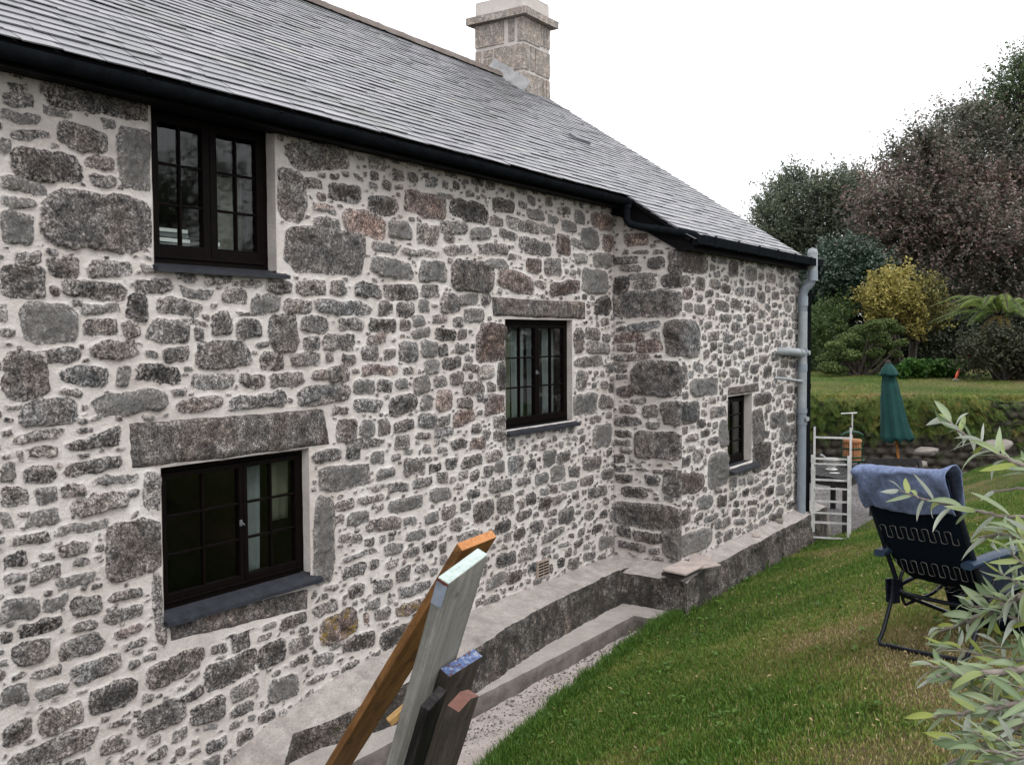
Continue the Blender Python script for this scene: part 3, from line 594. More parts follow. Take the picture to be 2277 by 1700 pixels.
# ------------------------------------------------------------------ windows
def window(op, Y, dep, cas, rows, st=0.045, sillout=0.06, slant=0.03, label=None, headz=None, dark=0.5, latch=None, roomd=1.6, bars=0.014):
    """op = opening (x0,z0,x1,z1) in the wall face at Y; cas = list of casements, each with its pane columns as x-fractions of the opening"""
    x0, z0, x1, z1 = op; yf = Y+dep; fz0 = z0; fz1 = z1
    mb = MB()
    o = 0.040                                                           # outer frame
    mb.box((x0-.01, yf, fz0), (x0+o, yf+.07, fz1)); mb.box((x1-o, yf, fz0), (x1+.01, yf+.07, fz1))
    mb.box((x0+o, yf, fz1-o), (x1-o, yf+.07, fz1)); mb.box((x0+o, yf-.012, fz0), (x1-o, yf+.07, fz0+o*1.1))
    mb.box((x0+o+.004, yf-.022, fz0+o*1.1-.012), (x1-o-.004, yf-.0125, fz0+o*1.1+.004))
    ix0, ix1 = x0+o, x1-o; iz0, iz1 = fz0+o*1.1, fz1-o
    fr = hp(mb.build('window', M['frame'], house, bevel=.004))
    if label: fr['label'] = label
    wx = ix1-ix0
    for (a, b, ncol) in cas:
        cx0, cx1 = ix0+a*wx+.002, ix0+b*wx-.002
        c = MB(); y0, y1 = yf-.010, yf+.035
        c.box((cx0, y0, iz0+.003), (cx0+st, y1, iz1-.003)); c.box((cx1-st, y0, iz0+.003), (cx1, y1, iz1-.003))
        c.box((cx0+st, y0, iz1-st-.003), (cx1-st, y1, iz1-.003)); c.box((cx0+st, y0, iz0+.003), (cx1-st, y1, iz0+st*1.35))
        px0, px1, pz0, pz1 = cx0+st, cx1-st, iz0+st*1.35, iz1-st-.003
        for k in range(1, ncol):
            xm = px0+(px1-px0)*k/ncol; c.box((xm-bars/2, y0+.008, pz0), (xm+bars/2, y1-.006, pz1))
        xe = [px0+(px1-px0)*k/ncol for k in range(ncol+1)]
        for k in range(1, rows):
            zm = pz0+(pz1-pz0)*k/rows
            for j in range(ncol):
                c.box((xe[j]+(bars/2 if j else 0), y0+.0095, zm-bars/2), (xe[j+1]-(bars/2 if j < ncol-1 else 0), y1-.0075, zm+bars/2))
        at0 = c.build('casement', M['frame'], fr, bevel=.003)
        g = MB(); g.box((px0-.004, y0+.020, pz0-.004), (px1+.004, y0+.024, pz1+.004)); g.build('pane', M['glass'], fr)
    if latch is not None:
        l = MB(); lx, lz = latch; l.box((lx-.008, yf-.022, lz-.018), (lx+.006, yf-.011, lz+.018)); l.tube([(lx, yf-.022, lz), (lx, yf-.03, lz), (lx+.012, yf-.034, lz-.012)], .004); l.build('latch', M['leadgrey'], fr)
    # reveals (rendered jambs and head) and slate sill
    rv = MB(); t = .02; yb = yf+.03; n = 14
    for (xa, sg) in ((x0, -1), (x1, 1)):
        rows_ = []
        for i in range(n+1):
            zz = z0+(z1-z0)*i/n
            rows_.append([(xa+sg*0.004*(vnoise(zz*9, 1, 3)-.3), y, zz) for y in np.linspace(Y-.003, yb, 5)])
        rv.grid(rows_)
    rv.grid([[(x, y, z1) for y in (Y-.003, yb)] for x in (x0, x1)])
    hp(rv.build('reveal', M['mortar'], house))
    s = MB(); n = 16; topP = []; botP = []
    for i in range(n+1):
        x = x0-.015+(x1-x0+.075)*i/n; w = sillout+.012*(vnoise(x*7, 2, 5)-.5)
        topP.append([(x, yf-.004, z0+.006), (x, Y-w, z0-slant+.004*vnoise(x*9, 1, 4))]); botP.append([(x, yf-.004, z0-.02), (x, Y-w, z0-slant-.022)])
    s.grid(topP, smooth=False); s.grid([[b[1], b[0]] for b in botP], smooth=False)
    s.grid([[a[1], b[1]] for a, b in zip(topP, botP)], smooth=False)
    for a, b in ((topP[0], botP[0]), (topP[-1], botP[-1])): s.add([a[0], a[1], b[1], b[0]], [(0, 1, 2, 3)])
    hp(s.build('sill', M['sill'], house))
    # dark room behind
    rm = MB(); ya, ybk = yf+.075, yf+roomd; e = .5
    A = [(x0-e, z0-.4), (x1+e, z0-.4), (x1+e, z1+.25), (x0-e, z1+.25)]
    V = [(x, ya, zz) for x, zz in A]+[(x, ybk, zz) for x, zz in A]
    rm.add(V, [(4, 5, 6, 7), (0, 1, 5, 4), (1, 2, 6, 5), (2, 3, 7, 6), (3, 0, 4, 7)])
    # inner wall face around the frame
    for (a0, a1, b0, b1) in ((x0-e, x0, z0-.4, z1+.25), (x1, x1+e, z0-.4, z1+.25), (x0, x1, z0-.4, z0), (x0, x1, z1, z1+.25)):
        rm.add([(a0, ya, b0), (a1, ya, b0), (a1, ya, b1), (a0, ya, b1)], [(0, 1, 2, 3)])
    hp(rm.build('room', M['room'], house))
    return fr, yf
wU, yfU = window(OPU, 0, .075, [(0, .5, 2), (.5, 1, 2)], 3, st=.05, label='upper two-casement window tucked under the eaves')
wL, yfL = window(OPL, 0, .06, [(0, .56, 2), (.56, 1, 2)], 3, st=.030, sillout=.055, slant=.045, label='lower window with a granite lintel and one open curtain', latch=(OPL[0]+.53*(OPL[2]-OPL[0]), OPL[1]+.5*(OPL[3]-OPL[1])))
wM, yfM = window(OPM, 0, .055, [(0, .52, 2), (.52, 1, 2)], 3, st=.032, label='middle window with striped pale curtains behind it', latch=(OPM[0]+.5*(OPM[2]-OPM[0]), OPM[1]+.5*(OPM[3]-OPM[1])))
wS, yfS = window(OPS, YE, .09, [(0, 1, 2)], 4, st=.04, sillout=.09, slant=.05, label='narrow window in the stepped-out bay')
# curtains, each hanging inside its window
def curtain(x0, x1, y, z0, z1, label, group=None, mat='curtain', amp=.02, k=55, taper=0.0):
    mb = MB(); P = []
    for i in range(37):
        u = i/36; row = []
        for j in range(9):
            w_ = j/8; xx = x0+(x1-x0)*u; xx = xx+(x0-xx)*taper*w_
            row.append((xx, y+amp*math.sin(k*(x0+(x1-x0)*u))*(1-.3*w_)+.012*vnoise(u*6, w_*3, 4), z1+(z0-z1)*w_))
        P.append(row)
    mb.grid(P); o = mb.build('curtain', M[mat]); mb2 = o.modifiers.new('solid', 'SOLIDIFY'); mb2.thickness = .003
    return tag(o, label, 'curtain', group)
lx = lambda f: OPL[0]+f*(OPL[2]-OPL[0])
curtain(lx(.63), lx(.78), yfL+.11, OPL[1]+.02, OPL[3]-.03, 'pale folded curtain left of the bar inside the lower window', amp=.016, k=70, taper=.1)
curtain(lx(.83), lx(.97), yfL+.10, OPL[1]+.35, OPL[3]-.02, 'short grey net curtain right of the bar inside the lower window', mat='ocurtain', amp=.01)
mx_ = lambda f: OPM[0]+f*(OPM[2]-OPM[0])
for a, b, lb, mt in ((.30, .47, 'grey-white curtain strip just left of the centre post inside the middle window', 'curtain'), (.02, .26, 'dull ochre curtain against the left jamb inside the middle window', 'ocurtain'),
                     (.53, .70, 'grey-white curtain strip just right of the centre post inside the middle window', 'curtain'), (.74, .94, 'pale curtain against the right jamb inside the middle window', 'curtain')):
    curtain(mx_(a), mx_(b), yfM+.095, OPM[1]+.03, OPM[3]-.02, lb, 'curtains inside the middle window', mt, .01, 70)
ux = lambda f: OPU[0]+f*(OPU[2]-OPU[0])
curtain(ux(.72), ux(.97), yfU+.20, OPU[1]+.05, OPU[3]-.3, 'dim grey curtain behind the right casement of the upper window', None, 'ocurtain', .015)
for s_, (f0, f1, n_) in enumerate(((.12, .42, 6), (.52, .66, 5))):
    for k in range(n_):
        mb = MB(); j1, j2 = rng.uniform(-.015, .015, 2); zb = OPU[1]+.055+k*.028
        mb.box((ux(f0)+j1, yfU+.10, zb), (ux(f1)+j2, yfU+.25, zb+.022))
        tag(mb.build('book', M['china'] if k % 2 else M['curtain'], bevel=.002), ('book in the wider stack on the upstairs window ledge' if s_ == 0 else 'book in the narrow stack behind the right upstairs casement'), 'book', 'books stacked on the upstairs window ledge')

# ------------------------------------------------------------------ plinth (battered granite footing with a cement top)
def zw(x): return np.interp(x, [1.0, 3.3, 3.82, 4.2, 4.9, 5.7, 9], [-.10, 0.02, .17, .31, .43, .49, .48])
def zf(x): return zw(x)-np.interp(x, [3, 5, 6, 9], [.12, .10, .07, .05])
fe = [onZ(640*D, 1640*D, .05), onZ(700*D, 1590*D, .17), onZ(780*D, 1520*D, .30), onZ(880*D, 1468*D, .37), onZ(1000*D, 1418*D, .41), onZ(1150*D, 1325*D, .42), onZ(1300*D, 1250*D, .42)]
FX = [0.5, 3.0]+[p[0] for p in fe]+[9.2]; FY = [-1.05, -.85]+[p[1] for p in fe]+[-.30]
def run(name, pts, mat2, parent=house, cut=None, sd=0):
    """pts: list of rows (wall point, front-top point, front-foot point); roughened sweep"""
    mb = MB(); P = []; Q = []
    for i, (a, b, c) in enumerate(pts):
        a, b, c = map(np.array, (a, b, c)); n1 = (fbm(i*.22, 1.0, 60+sd, 4)-.5); n2 = fbm(i*.07, 4.0, 61+sd, 3)-.5
        out_ = (c-a); out_[2] = 0; out_ = out_/np.linalg.norm(out_)
        b = b+out_*(.05*n1+.06*n2)+np.array([0, 0, .03*n1])
        row = []
        for t_ in np.linspace(0, 1, 7): p = a*(1-t_)+b*t_; row.append(p+np.array([0, 0, .016*(fbm(i*.25, t_*5, 62+sd, 4)-.5)*min(1, t_*6)]))
        P.append(row); r2 = [row[-1]]
        for t_ in np.linspace(0, 1, 14)[1:]:
            p = b*(1-t_)+c*t_; p = p+out_*(.010*math.sin(math.pi*min(1, t_*5)/1)+.055*(fbm(i*.16, t_*4+3, 63+sd, 5)-.5)+.02*(fbm(i*.6, t_*14, 66+sd, 4)-.5))
            r2.append(p)
        Q.append(r2)
    mb.grid(P, 0); mb.grid(Q, 1)
    return hp(mb.build(name, [M['ledge'], M['plinth']], parent))
rows_ = []
for x in np.arange(0.6, 8.60, .022):
    yf_ = float(np.interp(x, FX, FY)); rows_.append(((x, .01, float(zw(x))), (x, yf_, float(zf(x))), (x, yf_-.03, -.09)))
run('plinth', rows_, None)
rows_ = [((XC+.01, y, .47), (8.47, y, .385), (8.40, y, -.09)) for y in np.arange(-.02, -.98, -.022)]
run('plinth', rows_, None, sd=5)
rows_ = [((x, YE+.01, .47), (x, -.93, .40), (x, -.98, -.09)) for x in np.arange(8.40, 13.12, .022)]
run('plinth', rows_, None, sd=9)
mb = MB(); mb.grid([[(8.44, y, z_) for z_ in (-.09, .1, .25, .385)] for y in (-.97, -.90)]); hp(mb.build('plinth_corner', M['plinth'], house))
mb = MB(); mb.box((12.5, -.74, -.09), (13.1, -.2, .40)); hp(mb.build('plinth_end', M['plinth'], house))
# kerb in front of the plinth
def kerb_run(pts, nrm, sd):
    mb = MB(); P = []; Q = []
    for i, (a, b) in enumerate(pts):
        a = np.array(a); b = np.array(b); n1 = .012*(fbm(i*.3, 0, 80+sd, 3)-.5)
        P.append([a*(1-t)+b*t+np.array([0, 0, .006*(fbm(i*.4, t*4, 81+sd)-.5)])+nrm*n1*t for t in np.linspace(0, 1, 5)])
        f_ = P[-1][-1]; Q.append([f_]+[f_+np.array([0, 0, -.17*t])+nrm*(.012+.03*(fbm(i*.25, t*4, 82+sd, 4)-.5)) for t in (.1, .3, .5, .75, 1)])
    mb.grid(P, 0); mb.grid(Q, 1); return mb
nY = np.array([0, -1., 0]); nX = np.array([-1., 0, 0])
mk = kerb_run([((x, -.22, .10), (x, -.545-.02*math.sin(x), .09)) for x in np.arange(.8, 8.16, .03)], nY, 1)
m2 = kerb_run([((8.50, y, .10), (8.15, y, .09)) for y in np.arange(-.22, -1.0, -.02)], nX, 3)
b0 = len(mk.v); mk.v += m2.v; mk.f += [[b0+i for i in f] for f in m2.f]; mk.m += m2.m; mk.sm += m2.sm
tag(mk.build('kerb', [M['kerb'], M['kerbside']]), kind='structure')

# ------------------------------------------------------------------ roof
TH = math.atan(0.66); ct, st_ = math.cos(TH), math.sin(TH)
EY, EZ = -.22, 4.048                        # main eave line (slate tails)
nrm_r = np.array([0, -st_, ct]); dn = np.array([0, ct, st_])   # roof normal, up-slope
def rp(x, s, h=0.0): return np.array([x, EY, EZ])+dn*s+nrm_r*h
SR = (3.3-EY)/ct; XE = 12.5; GA = .105
V, Fq, TN = [], [], []
s = -(.94+EY)/ct
k0 = int(math.floor((-(.90-.22)/ct)/GA))
for k in range(k0, int(SR/GA)+1):
    s0 = k*GA; low = s0 < -0.01
    x = (8.68+.02*rng.random()) if low else -4.0
    if low and s0 > -.45: x = 8.70
    first = True
    while x < XE:
        w = rng.uniform(.20, .30)
        if first: w *= rng.uniform(.4, 1); first = False
        x1 = min(x+w, XE+rng.uniform(0, .012)); s1 = min(s0+GA*2.1, SR)
        j = rng.normal(0, .003); lift = .017+rng.uniform(0, .006); th = rng.uniform(.005, .008); b = len(V)
        g = .003; sk = rng.normal(0, .004)
        pts = [rp(x+g, s0+j-sk, lift), rp(x1-g, s0+j+sk, lift), rp(x1-g, s1, .001), rp(x+g, s1, .001)]
        if rng.random() < .12: pts[0] = pts[0]+dn*.008
        V += pts+[p-nrm_r*th for p in pts[:2]]+[p-nrm_r*.004 for p in pts[2:]]
        Fq += [(b, b+1, b+2, b+3), (b, b+4, b+5, b+1), (b, b+3, b+7, b+4), (b+1, b+5, b+6, b+2)]
        tv = float(np.clip(rng.normal(.45, .22), 0, 1)); TN += [tv]*8
        x = x1
V = np.array(V)-HB
hp_roof = mesh_np('roof', V, Fq, M['slate'], house, {'tone': TN})
mb = MB()       # decking under the slates, far slope
mb.prism([rp(-4, 0.02, -.006), rp(XE-.02, 0.02, -.006), rp(XE-.02, SR, -.006), rp(-4, SR, -.006)], -nrm_r*.03)
mb.prism([rp(8.72, -.66/ct, -.006), rp(XE-.02, -.66/ct, -.006), rp(XE-.02, 0.0, -.006), rp(8.72, 0.0, -.006)], -nrm_r*.03)
zr = EZ+st_*SR
mb.prism([(-4, 3.3, zr-.01), (XE, 3.3, zr-.01), (XE, 7.2, zr-2.55), (-4, 7.2, zr-2.55)], (0, -.02, -.03))
hp(mb.build('roof_deck', M['fascia'], house))
mb = MB(); x = -4.0; P = []      # ridge tiles
prof = [(-.15, -.085), (-.11, -.03), (-.06, .02), (0, .04), (.06, .02), (.11, -.03), (.15, -.085)]
for x in np.arange(-4, 11.9, .05):
    lp = .006*((x/.45) % 1 < .12)
    P.append([(x, 3.3+a*(1+lp), zr+.03+b+lp+.012*(fbm(x*6, a*9, 90)-.5)) for a, b in prof])
mb.grid(P); hp(mb.build('ridge', M['ridge'], house))
# lost-slate vent on the right slope
mb = MB(); a = rp(10.12, (1.21-EY)/ct, .014); 
mb.prism([rp(10.10, 1.66, .012), rp(10.45, 1.66, .012), rp(10.45, 1.66, .05), rp(10.10, 1.66, .05)], dn*.12)
hp(mb.build('roof_vent', M['leadgrey'], house)); 

# eaves: soffit, fascia, gutters
mb = MB()
mb.box((-4, -.165, 3.945), (8.80, -.14, 4.04)); mb.box((-4, -.14, 3.955), (8.80, .03, 3.975))
mb.prism([(8.795, .02, 3.98), (8.795, -.20, 4.005), (8.795, -.885, 3.56), (8.795, -.885, 3.50), (8.795, -.74, 3.50), (8.795, -.10, 3.87), (8.795, .02, 3.90)], (-.025, 0, 0))
mb.box((8.78, -.86, 3.50), (12.5, -.835, 3.635)); mb.box((8.80, -.835, 3.51), (12.5, YE+.02, 3.535))
mb.prism([(12.5, -.86, 3.50), (12.5, -.86, 3.63), (12.5, 3.3, zr-.05), (12.5, 3.3, zr-.25)], (.02, 0, 0))
hp(mb.build('fascia', M['fascia'], house))
def halfround(x0, x1, yc, zc, r=.058):
    mb = MB(); P = []
    for x in (x0, x1):
        P.append([(x, yc-r*math.cos(t), zc-r*math.sin(t)) for t in np.linspace(0, math.pi, 13)]+[(x, yc+(r-.004)*math.cos(t), zc-(r-.004)*math.sin(t)) for t in np.linspace(0, math.pi, 13)])
    mb.grid(P); 
    for x in (x0, x1): mb.add([(x, yc-r*math.cos(t), zc-r*math.sin(t)) for t in np.linspace(0, math.pi, 13)], [tuple(range(13))])
    return mb
mb = halfround(-4, 8.80, -.235, 4.012)
for x in (1.2, 3.02, 4.82, 6.62, 8.1):
    m2 = halfround(x-.035, x+.035, -.235, 4.013, .064); b = len(mb.v); mb.v += m2.v; mb.f += [[b+i for i in f] for f in m2.f]; mb.m += m2.m; mb.sm += m2.sm
for x in np.arange(.5, 8.7, .9): mb.bar((x, -.165, 3.98), (x, -.30, 4.010), .025, .006)
hp(mb.build('gutter', M['black'], house))
mb = MB()                        # square gutter on the bay
y0, y1, z0_, z1_ = -1.005, -.885, 3.545, 3.635
for a, b in (((8.74, y0, z0_), (12.62, y0+.006, z1_)), ((8.74, y0+.006, z0_), (12.62, y1, z0_+.006)), ((8.74, y1-.006, z0_+.006), (12.62, y1, z1_)), ((8.734, y0, z0_), (8.74, y1, z1_)), ((12.62, y0, z0_), (12.626, y1, z1_))): mb.box(a, b)
for x in np.arange(9.0, 12.5, .62): mb.box((x, y0-.006, z0_-.008), (x+.05, y0, z1_+.006)); mb.box((x, y0, z0_-.008), (x+.05, y1, z0_))
hp(mb.build('gutter', M['black'], house))
mb = MB()                        # link pipe from the main gutter down to the bay gutter
pts = [(8.66, -.235, 3.98), (8.66, -.235, 3.82), (8.665, -.27, 3.775), (8.68, -.36, 3.745), (8.72, -.80, 3.665), (8.75, -.90, 3.640), (8.76, -.945, 3.61), (8.76, -.95, 3.56)]
mb.tube(pts, .036, 12); mb.tube([(8.69, -.52, 3.714), (8.694, -.56, 3.707)], .042, 12); mb.tube([(8.66, -.235, 3.99), (8.66, -.235, 3.93)], .045, 12)
hp(mb.build('link_pipe', M['black'], house))
# soil pipe and rainwater pipe on the corner
def pipe(name, mat, pts, r, collars=()):
    mb = MB(); mb.tube(pts, r, 16)
    for (p, l, rr) in collars: mb.tube([(p[0], p[1], p[2]), (p[0]+l[0], p[1]+l[1], p[2]+l[2])], rr, 16)
    return hp(mb.build(name, M[mat], house))
PX, PY = 12.36, -.835
sp = pipe('soil_pipe', 'pvc', [(PX, PY, .36), (PX, PY, 3.20), (PX, PY-.03, 3.27), (PX+.01, PY-.09, 3.33), (PX+.01, PY-.115, 3.40)], .057,
          [((PX, PY, 3.05), (0, 0, .12), .064), ((PX, PY, 2.42), (0, 0, .10), .064), ((PX, PY, 2.22), (0, 0, .10), .064), ((PX, PY, 1.70), (0, 0, .05), .066), ((PX, PY, 1.55), (0, 0, .05), .066), ((PX+.01, PY-.115, 3.36), (0, 0, .12), .066)])
pipe('vent_pipe', 'pvc2', [(PX+.01, PY-.115, 3.45), (PX+.01, PY-.115, 3.70)], .062)
mb = MB(); mb.lathe((PX+.01, PY-.115, 3.70), [(.062, 0), (.060, .02), (.05, .045), (.03, .06), (.0, .064)], 16)
for k in range(10):
    a = 2*math.pi*k/10; mb.tube([(PX+.01+.064*math.cos(a), PY-.115+.064*math.sin(a), 3.705), (PX+.01+.045*math.cos(a), PY-.115+.045*math.sin(a), 3.755), (PX+.01, PY-.115, 3.772)], .004, 5)
hp(mb.build('vent_cowl', M['pvc2'], house))
pipe('soil_pipe', 'pvc2', [(PX, PY, 1.76), (PX, PY, 2.98)], .0585)
pipe('branch_pipe', 'pvc2', [(PX, PY-.005, 2.46), (PX-.62, PY-.005, 2.49), (PX-.68, PY+.03, 2.49), (PX-.70, YE+.02, 2.49)], .050, [((PX-.14, PY-.005, 2.467), (-.05, 0, .003), .058), ((PX+.02, PY-.06, 2.46), (0, -.03, 0), .03)])
pipe('overflow_pipe', 'pvc2', [(PX-.02, PY-.01, 2.10), (PX-.75, PY-.01, 2.165), (PX-.80, PY+.03, 2.17), (PX-.81, YE+.02, 2.17)], .018, [((PX-.06, PY-.01, 2.104), (-.05, 0, .004), .026)])
mb = MB(); mb.tube([(PX-.01, PY-.05, 1.63), (PX-.03, PY-.085, 1.63)], .03, 12); mb.tube([(PX, PY-.05, 1.62), (PX-.01, PY-.083, 1.62)], .018, 10)
hp(mb.build('access_cap', M['pvc2'], house))
pipe('rainwater_pipe', 'black', [(12.58, -.95, 3.56), (12.58, -.93, 3.45), (12.56, -.84, 3.3), (12.56, -.84, -.05)], .042, [((12.56, -.84, 2.0), (0, 0, .06), .048), ((12.56, -.84, .9), (0, 0, .06), .048)])
# air brick
vc = onY(1203, 1262, 0); mb = MB(); mb.box((vc[0]-.10, -.028, vc[2]-.075), (vc[0]+.10, -.012, vc[2]+.075))
ab = hp(mb.build('air_brick', M['terracotta'], house)); mb = MB()
for i in range(2):
    for j in range(5): mb.box((vc[0]-.085+i*.09, -.030, vc[2]-.062+j*.026), (vc[0]-.005+i*.09, -.0285, vc[2]-.048+j*.026))
mb.build('slot', M['fascia'], ab)

# ------------------------------------------------------------------ chimney
CHX0, CHX1, CHY0, CHY1, CHB, CHT = 11.75, 12.47, 2.93, 3.77, 5.85, 7.50
mb = MB()
def rough_box(mb, a, b, n=10, amp=.012, m=0, seed=0):
    """box whose faces are roughened sheets"""
    (x0, y0, z0_), (x1, y1, z1_) = a, b
    def dsp(p): 
        f = amp*(fbm(p[0]*7+p[1]*7, p[2]*7, 101+seed, 4)-.5)*2; c = np.array([(x0+x1)/2, (y0+y1)/2, p[2]]); d = np.array(p)-c; d /= np.linalg.norm(d)+1e-6; return np.array(p)+d*f
    L = np.linspace(0, 1, n+1)
    mb.grid([[dsp((x0+(x1-x0)*s, y0, z0_+(z1_-z0_)*t)) for t in L] for s in L], m, False)
    mb.grid([[dsp((x1-(x1-x0)*s, y1, z0_+(z1_-z0_)*t)) for t in L] for s in L], m, False)
    mb.grid([[dsp((x0, y1-(y1-y0)*s, z0_+(z1_-z0_)*t)) for t in L] for s in L], m, False)
    mb.grid([[dsp((x1, y0+(y1-y0)*s, z0_+(z1_-z0_)*t)) for t in L] for s in L], m, False)
    mb.grid([[dsp((x0+(x1-x0)*s, y0+(y1-y0)*t, z1_)) for t in L] for s in L], m, False)
    mb.grid([[dsp((x0+(x1-x0)*s, y1-(y1-y0)*t, z0_)) for t in L] for s in L], m, False)
rough_box(mb, (CHX0+.012, CHY0+.012, CHB), (CHX1-.012, CHY1-.012, CHT-.02), 6, .002)
ch = hp(mb.build('chimney', M['mortar'], house))
mb = MB()
def cst(u0, u1, v0, v1, face):
    """one dressed stone on a chimney face; u along the face from the near arris, 0..1; v in metres"""
    if face == 'L': a = (CHX0-.002, CHY0+(CHY1-CHY0)*u0, v0); b = (CHX0+.06, CHY0+(CHY1-CHY0)*u1, v1)
    else: a = (CHX0+(CHX1-CHX0)*u0, CHY0-.002, v0); b = (CHX0+(CHX1-CHX0)*u1, CHY0+.06, v1)
    rough_box(mb, (a[0], a[1], a[2]), (b[0], b[1], b[2]), 5, .007, 0, int(u0*100+v0*10))
Z0, Z1, Z2, Z3, Z4 = 5.9, 6.42, 6.80, 7.17, 7.27
rough_box(mb, (CHX0-.004, CHY0-.004, 5.98), (CHX0+.50, CHY0+.06, 6.40), 8, .010); rough_box(mb, (CHX0-.003, CHY0+.07, 6.0), (CHX0+.07, CHY0+.16, 6.40), 5, .007)
for u0, u1 in ((.73, .82), (.86, .99)): cst(u0, u1, 6.0, 6.40, 'R')
cst(.30, .42, 6.15, 6.40, 'L'); cst(.50, .99, 6.2, 6.40, 'L')
rough_box(mb, (CHX0-.004, CHY0-.004, 6.44), (CHX0+.13, CHY0+.50, 6.79), 8, .010, 0, 3); rough_box(mb, (CHX0+.135, CHY0-.002, 6.45), (CHX0+.155, CHY0+.05, 6.78), 3, .004)
cst(.27, .41, 6.45, 6.79, 'R'); cst(.45, .99, 6.44, 6.79, 'R')
for v in (6.45, 6.57, 6.69): cst(.64, .82, v, v+.095, 'L')
cst(.88, .99, 6.45, 6.79, 'L')
rough_box(mb, (CHX0-.004, CHY0-.004, 6.83), (CHX0+.44, CHY0+.10, 7.16), 8, .010, 0, 6)
cst(.66, .73, 6.86, 7.16, 'R'); cst(.77, .83, 6.86, 7.16, 'R'); cst(.88, .99, 6.86, 7.16, 'R')
cst(.19, .31, 6.85, 7.16, 'L'); cst(.40, .99, 6.84, 7.16, 'L')
rough_box(mb, (CHX0+.02, CHY0+.02, 7.27), (CHX0+.40, CHY0+.16, 7.50), 7, .010, 0, 8); rough_box(mb, (CHX0+.42, CHY0+.02, 7.27), (CHX1-.02, CHY0+.3, 7.50), 7, .010, 0, 9)
rough_box(mb, (CHX0+.015, CHY0+.19, 7.27), (CHX0+.3, CHY0+.36, 7.50), 6, .008, 0, 10); rough_box(mb, (CHX0+.015, CHY0+.42, 7.27), (CHX1-.03, CHY1-.02, 7.49), 7, .010, 0, 11)
tg = NT('chimney_granite'); c_ = granite_color(tg); c_ = tg.mix(1.0, c_, (3.2, 3.0, 2.8), 'MULTIPLY'); c_ = tg.mix(.4, c_, (.27, .25, .225))
M['chgranite'] = tg.out(c_, .9, tg.bump(tg.noise(50, 6, .75), .7, .012), spec=.2)
mb.build('chimney_stones', M['chgranite'], ch)
mb = MB(); rough_box(mb, (CHX0-.09, CHY0-.09, 7.165), (CHX1+.09, CHY1+.09, 7.265), 14, .014, 0, 20)
mb.build('chimney_band', M['chgranite'], ch)
mb = MB(); P = []        # cement flaunching down the left foot and a lead apron in front
for i in range(13):
    y = CHY0-.12+.62*i/12; base = EZ+st_/ct*(y-EY)
    P.append([(CHX0-.012-.05*k*(1+.6*(vnoise(i*.8, k, 5)-.5)), y, base+.20-.052*k*(1.0)+.02*(vnoise(i, k*2, 7)-.5)) for k in range(5)])
mb.grid(P); mb.build('flaunching', M['lead'], ch)
mb = MB(); ya = CHY0-.01; za = 6.0
mb.prism([(CHX0-.01, ya, za), (CHX1+.08, ya, za), (CHX1+.08, ya-.22, za-.03), (CHX0+.02, ya-.22, za-.03)], (0, 0, .02))
mb.prism([(CHX0+.02, ya, za-.01), (CHX1+.02, ya, za-.01), (CHX1+.03, ya-.30, EZ+st_/ct*(ya-.30-EY)+.03), (CHX0+.03, ya-.24, EZ+st_/ct*(ya-.24-EY)+.03)], (0, -.012, -.01))
mb.build('lead_apron', M['leadgrey'], ch)

# ------------------------------------------------------------------ grass (nobody could count it)
def blades(name, X, Y, Z, L, Wd, tint, bend, mat):
    n = len(X); a = rng.uniform(0, 2*np.pi, n); dx, dy = np.cos(a), np.sin(a); b = rng.uniform(0.15, 1.0, n)*bend*L
    la = rng.uniform(0, 2*np.pi, n); lx_, ly_ = np.cos(la)*b, np.sin(la)*b
    V = np.empty((n, 5, 3)); 
    V[:, 0] = np.stack([X-dx*Wd, Y-dy*Wd, Z], -1); V[:, 1] = np.stack([X+dx*Wd, Y+dy*Wd, Z], -1)
    V[:, 2] = np.stack([X+dx*Wd*.7+lx_*.35, Y+dy*Wd*.7+ly_*.35, Z+L*.6], -1); V[:, 3] = np.stack([X-dx*Wd*.7+lx_*.35, Y-dy*Wd*.7+ly_*.35, Z+L*.6], -1)
    V[:, 4] = np.stack([X+lx_, Y+ly_, Z+L*.95], -1)
    i = np.arange(n)*5
    Fq = np.concatenate([np.stack([i, i+1, i+2], -1), np.stack([i, i+2, i+3], -1), np.stack([i+3, i+2, i+4], -1)])
    return mesh_np(name, V.reshape(-1, 3), Fq, mat, attrs={'tint': np.repeat(tint, 5)})
M['grass'] = m_leaf('grass_blade', [(0.0, (0.030, 0.080, 0.009)), (0.35, (0.090, 0.170, 0.024)), (0.6, (0.19, 0.215, 0.048)), (0.8, (0.25, 0.195, 0.085)), (1.0, (0.38, 0.30, 0.17))], 0.5, 0.25, 0.2)
def scatter(n, x0, x1, v0, v1):
    x = rng.uniform(x0, x1, n); v = rng.uniform(v0, v1, n)
    e = lawn_edge(x)+0.10*(fbm(x*1.7, x*0, 9)-0.5)+0.05*(fbm(x*9, x*0, 8)-0.5)
    k = v > e; x, v, e = x[k], v[k], e[k]
    # only what the picture could see
    d = np.stack([x, -v, 0.5+0*x], -1)-CAM; zc = d@fw; px = CX+F*(d@rt)/np.maximum(zc, .1)
    k = (zc > -1.0) & ((px > 500) & (px < 3300) | (zc < 1.0)); return x[k], v[k], e[k]
GX, GV, GE = [], [], []
for (n, a) in ((200000, (3.0, 7.5, .75, 5.0)), (60000, (0.5, 8.0, 2.2, 8.0)), (90000, (6.0, 13.6, .75, 3.6)), (60000, (6.0, 13.6, 3.4, 7.5)), (50000, (12.0, 19.4, 1.0, 8.0))):
    x, v, e = scatter(n, *a); GX.append(x); GV.append(v); GE.append(e)
x = np.concatenate(GX); v = np.concatenate(GV); e = np.concatenate(GE)
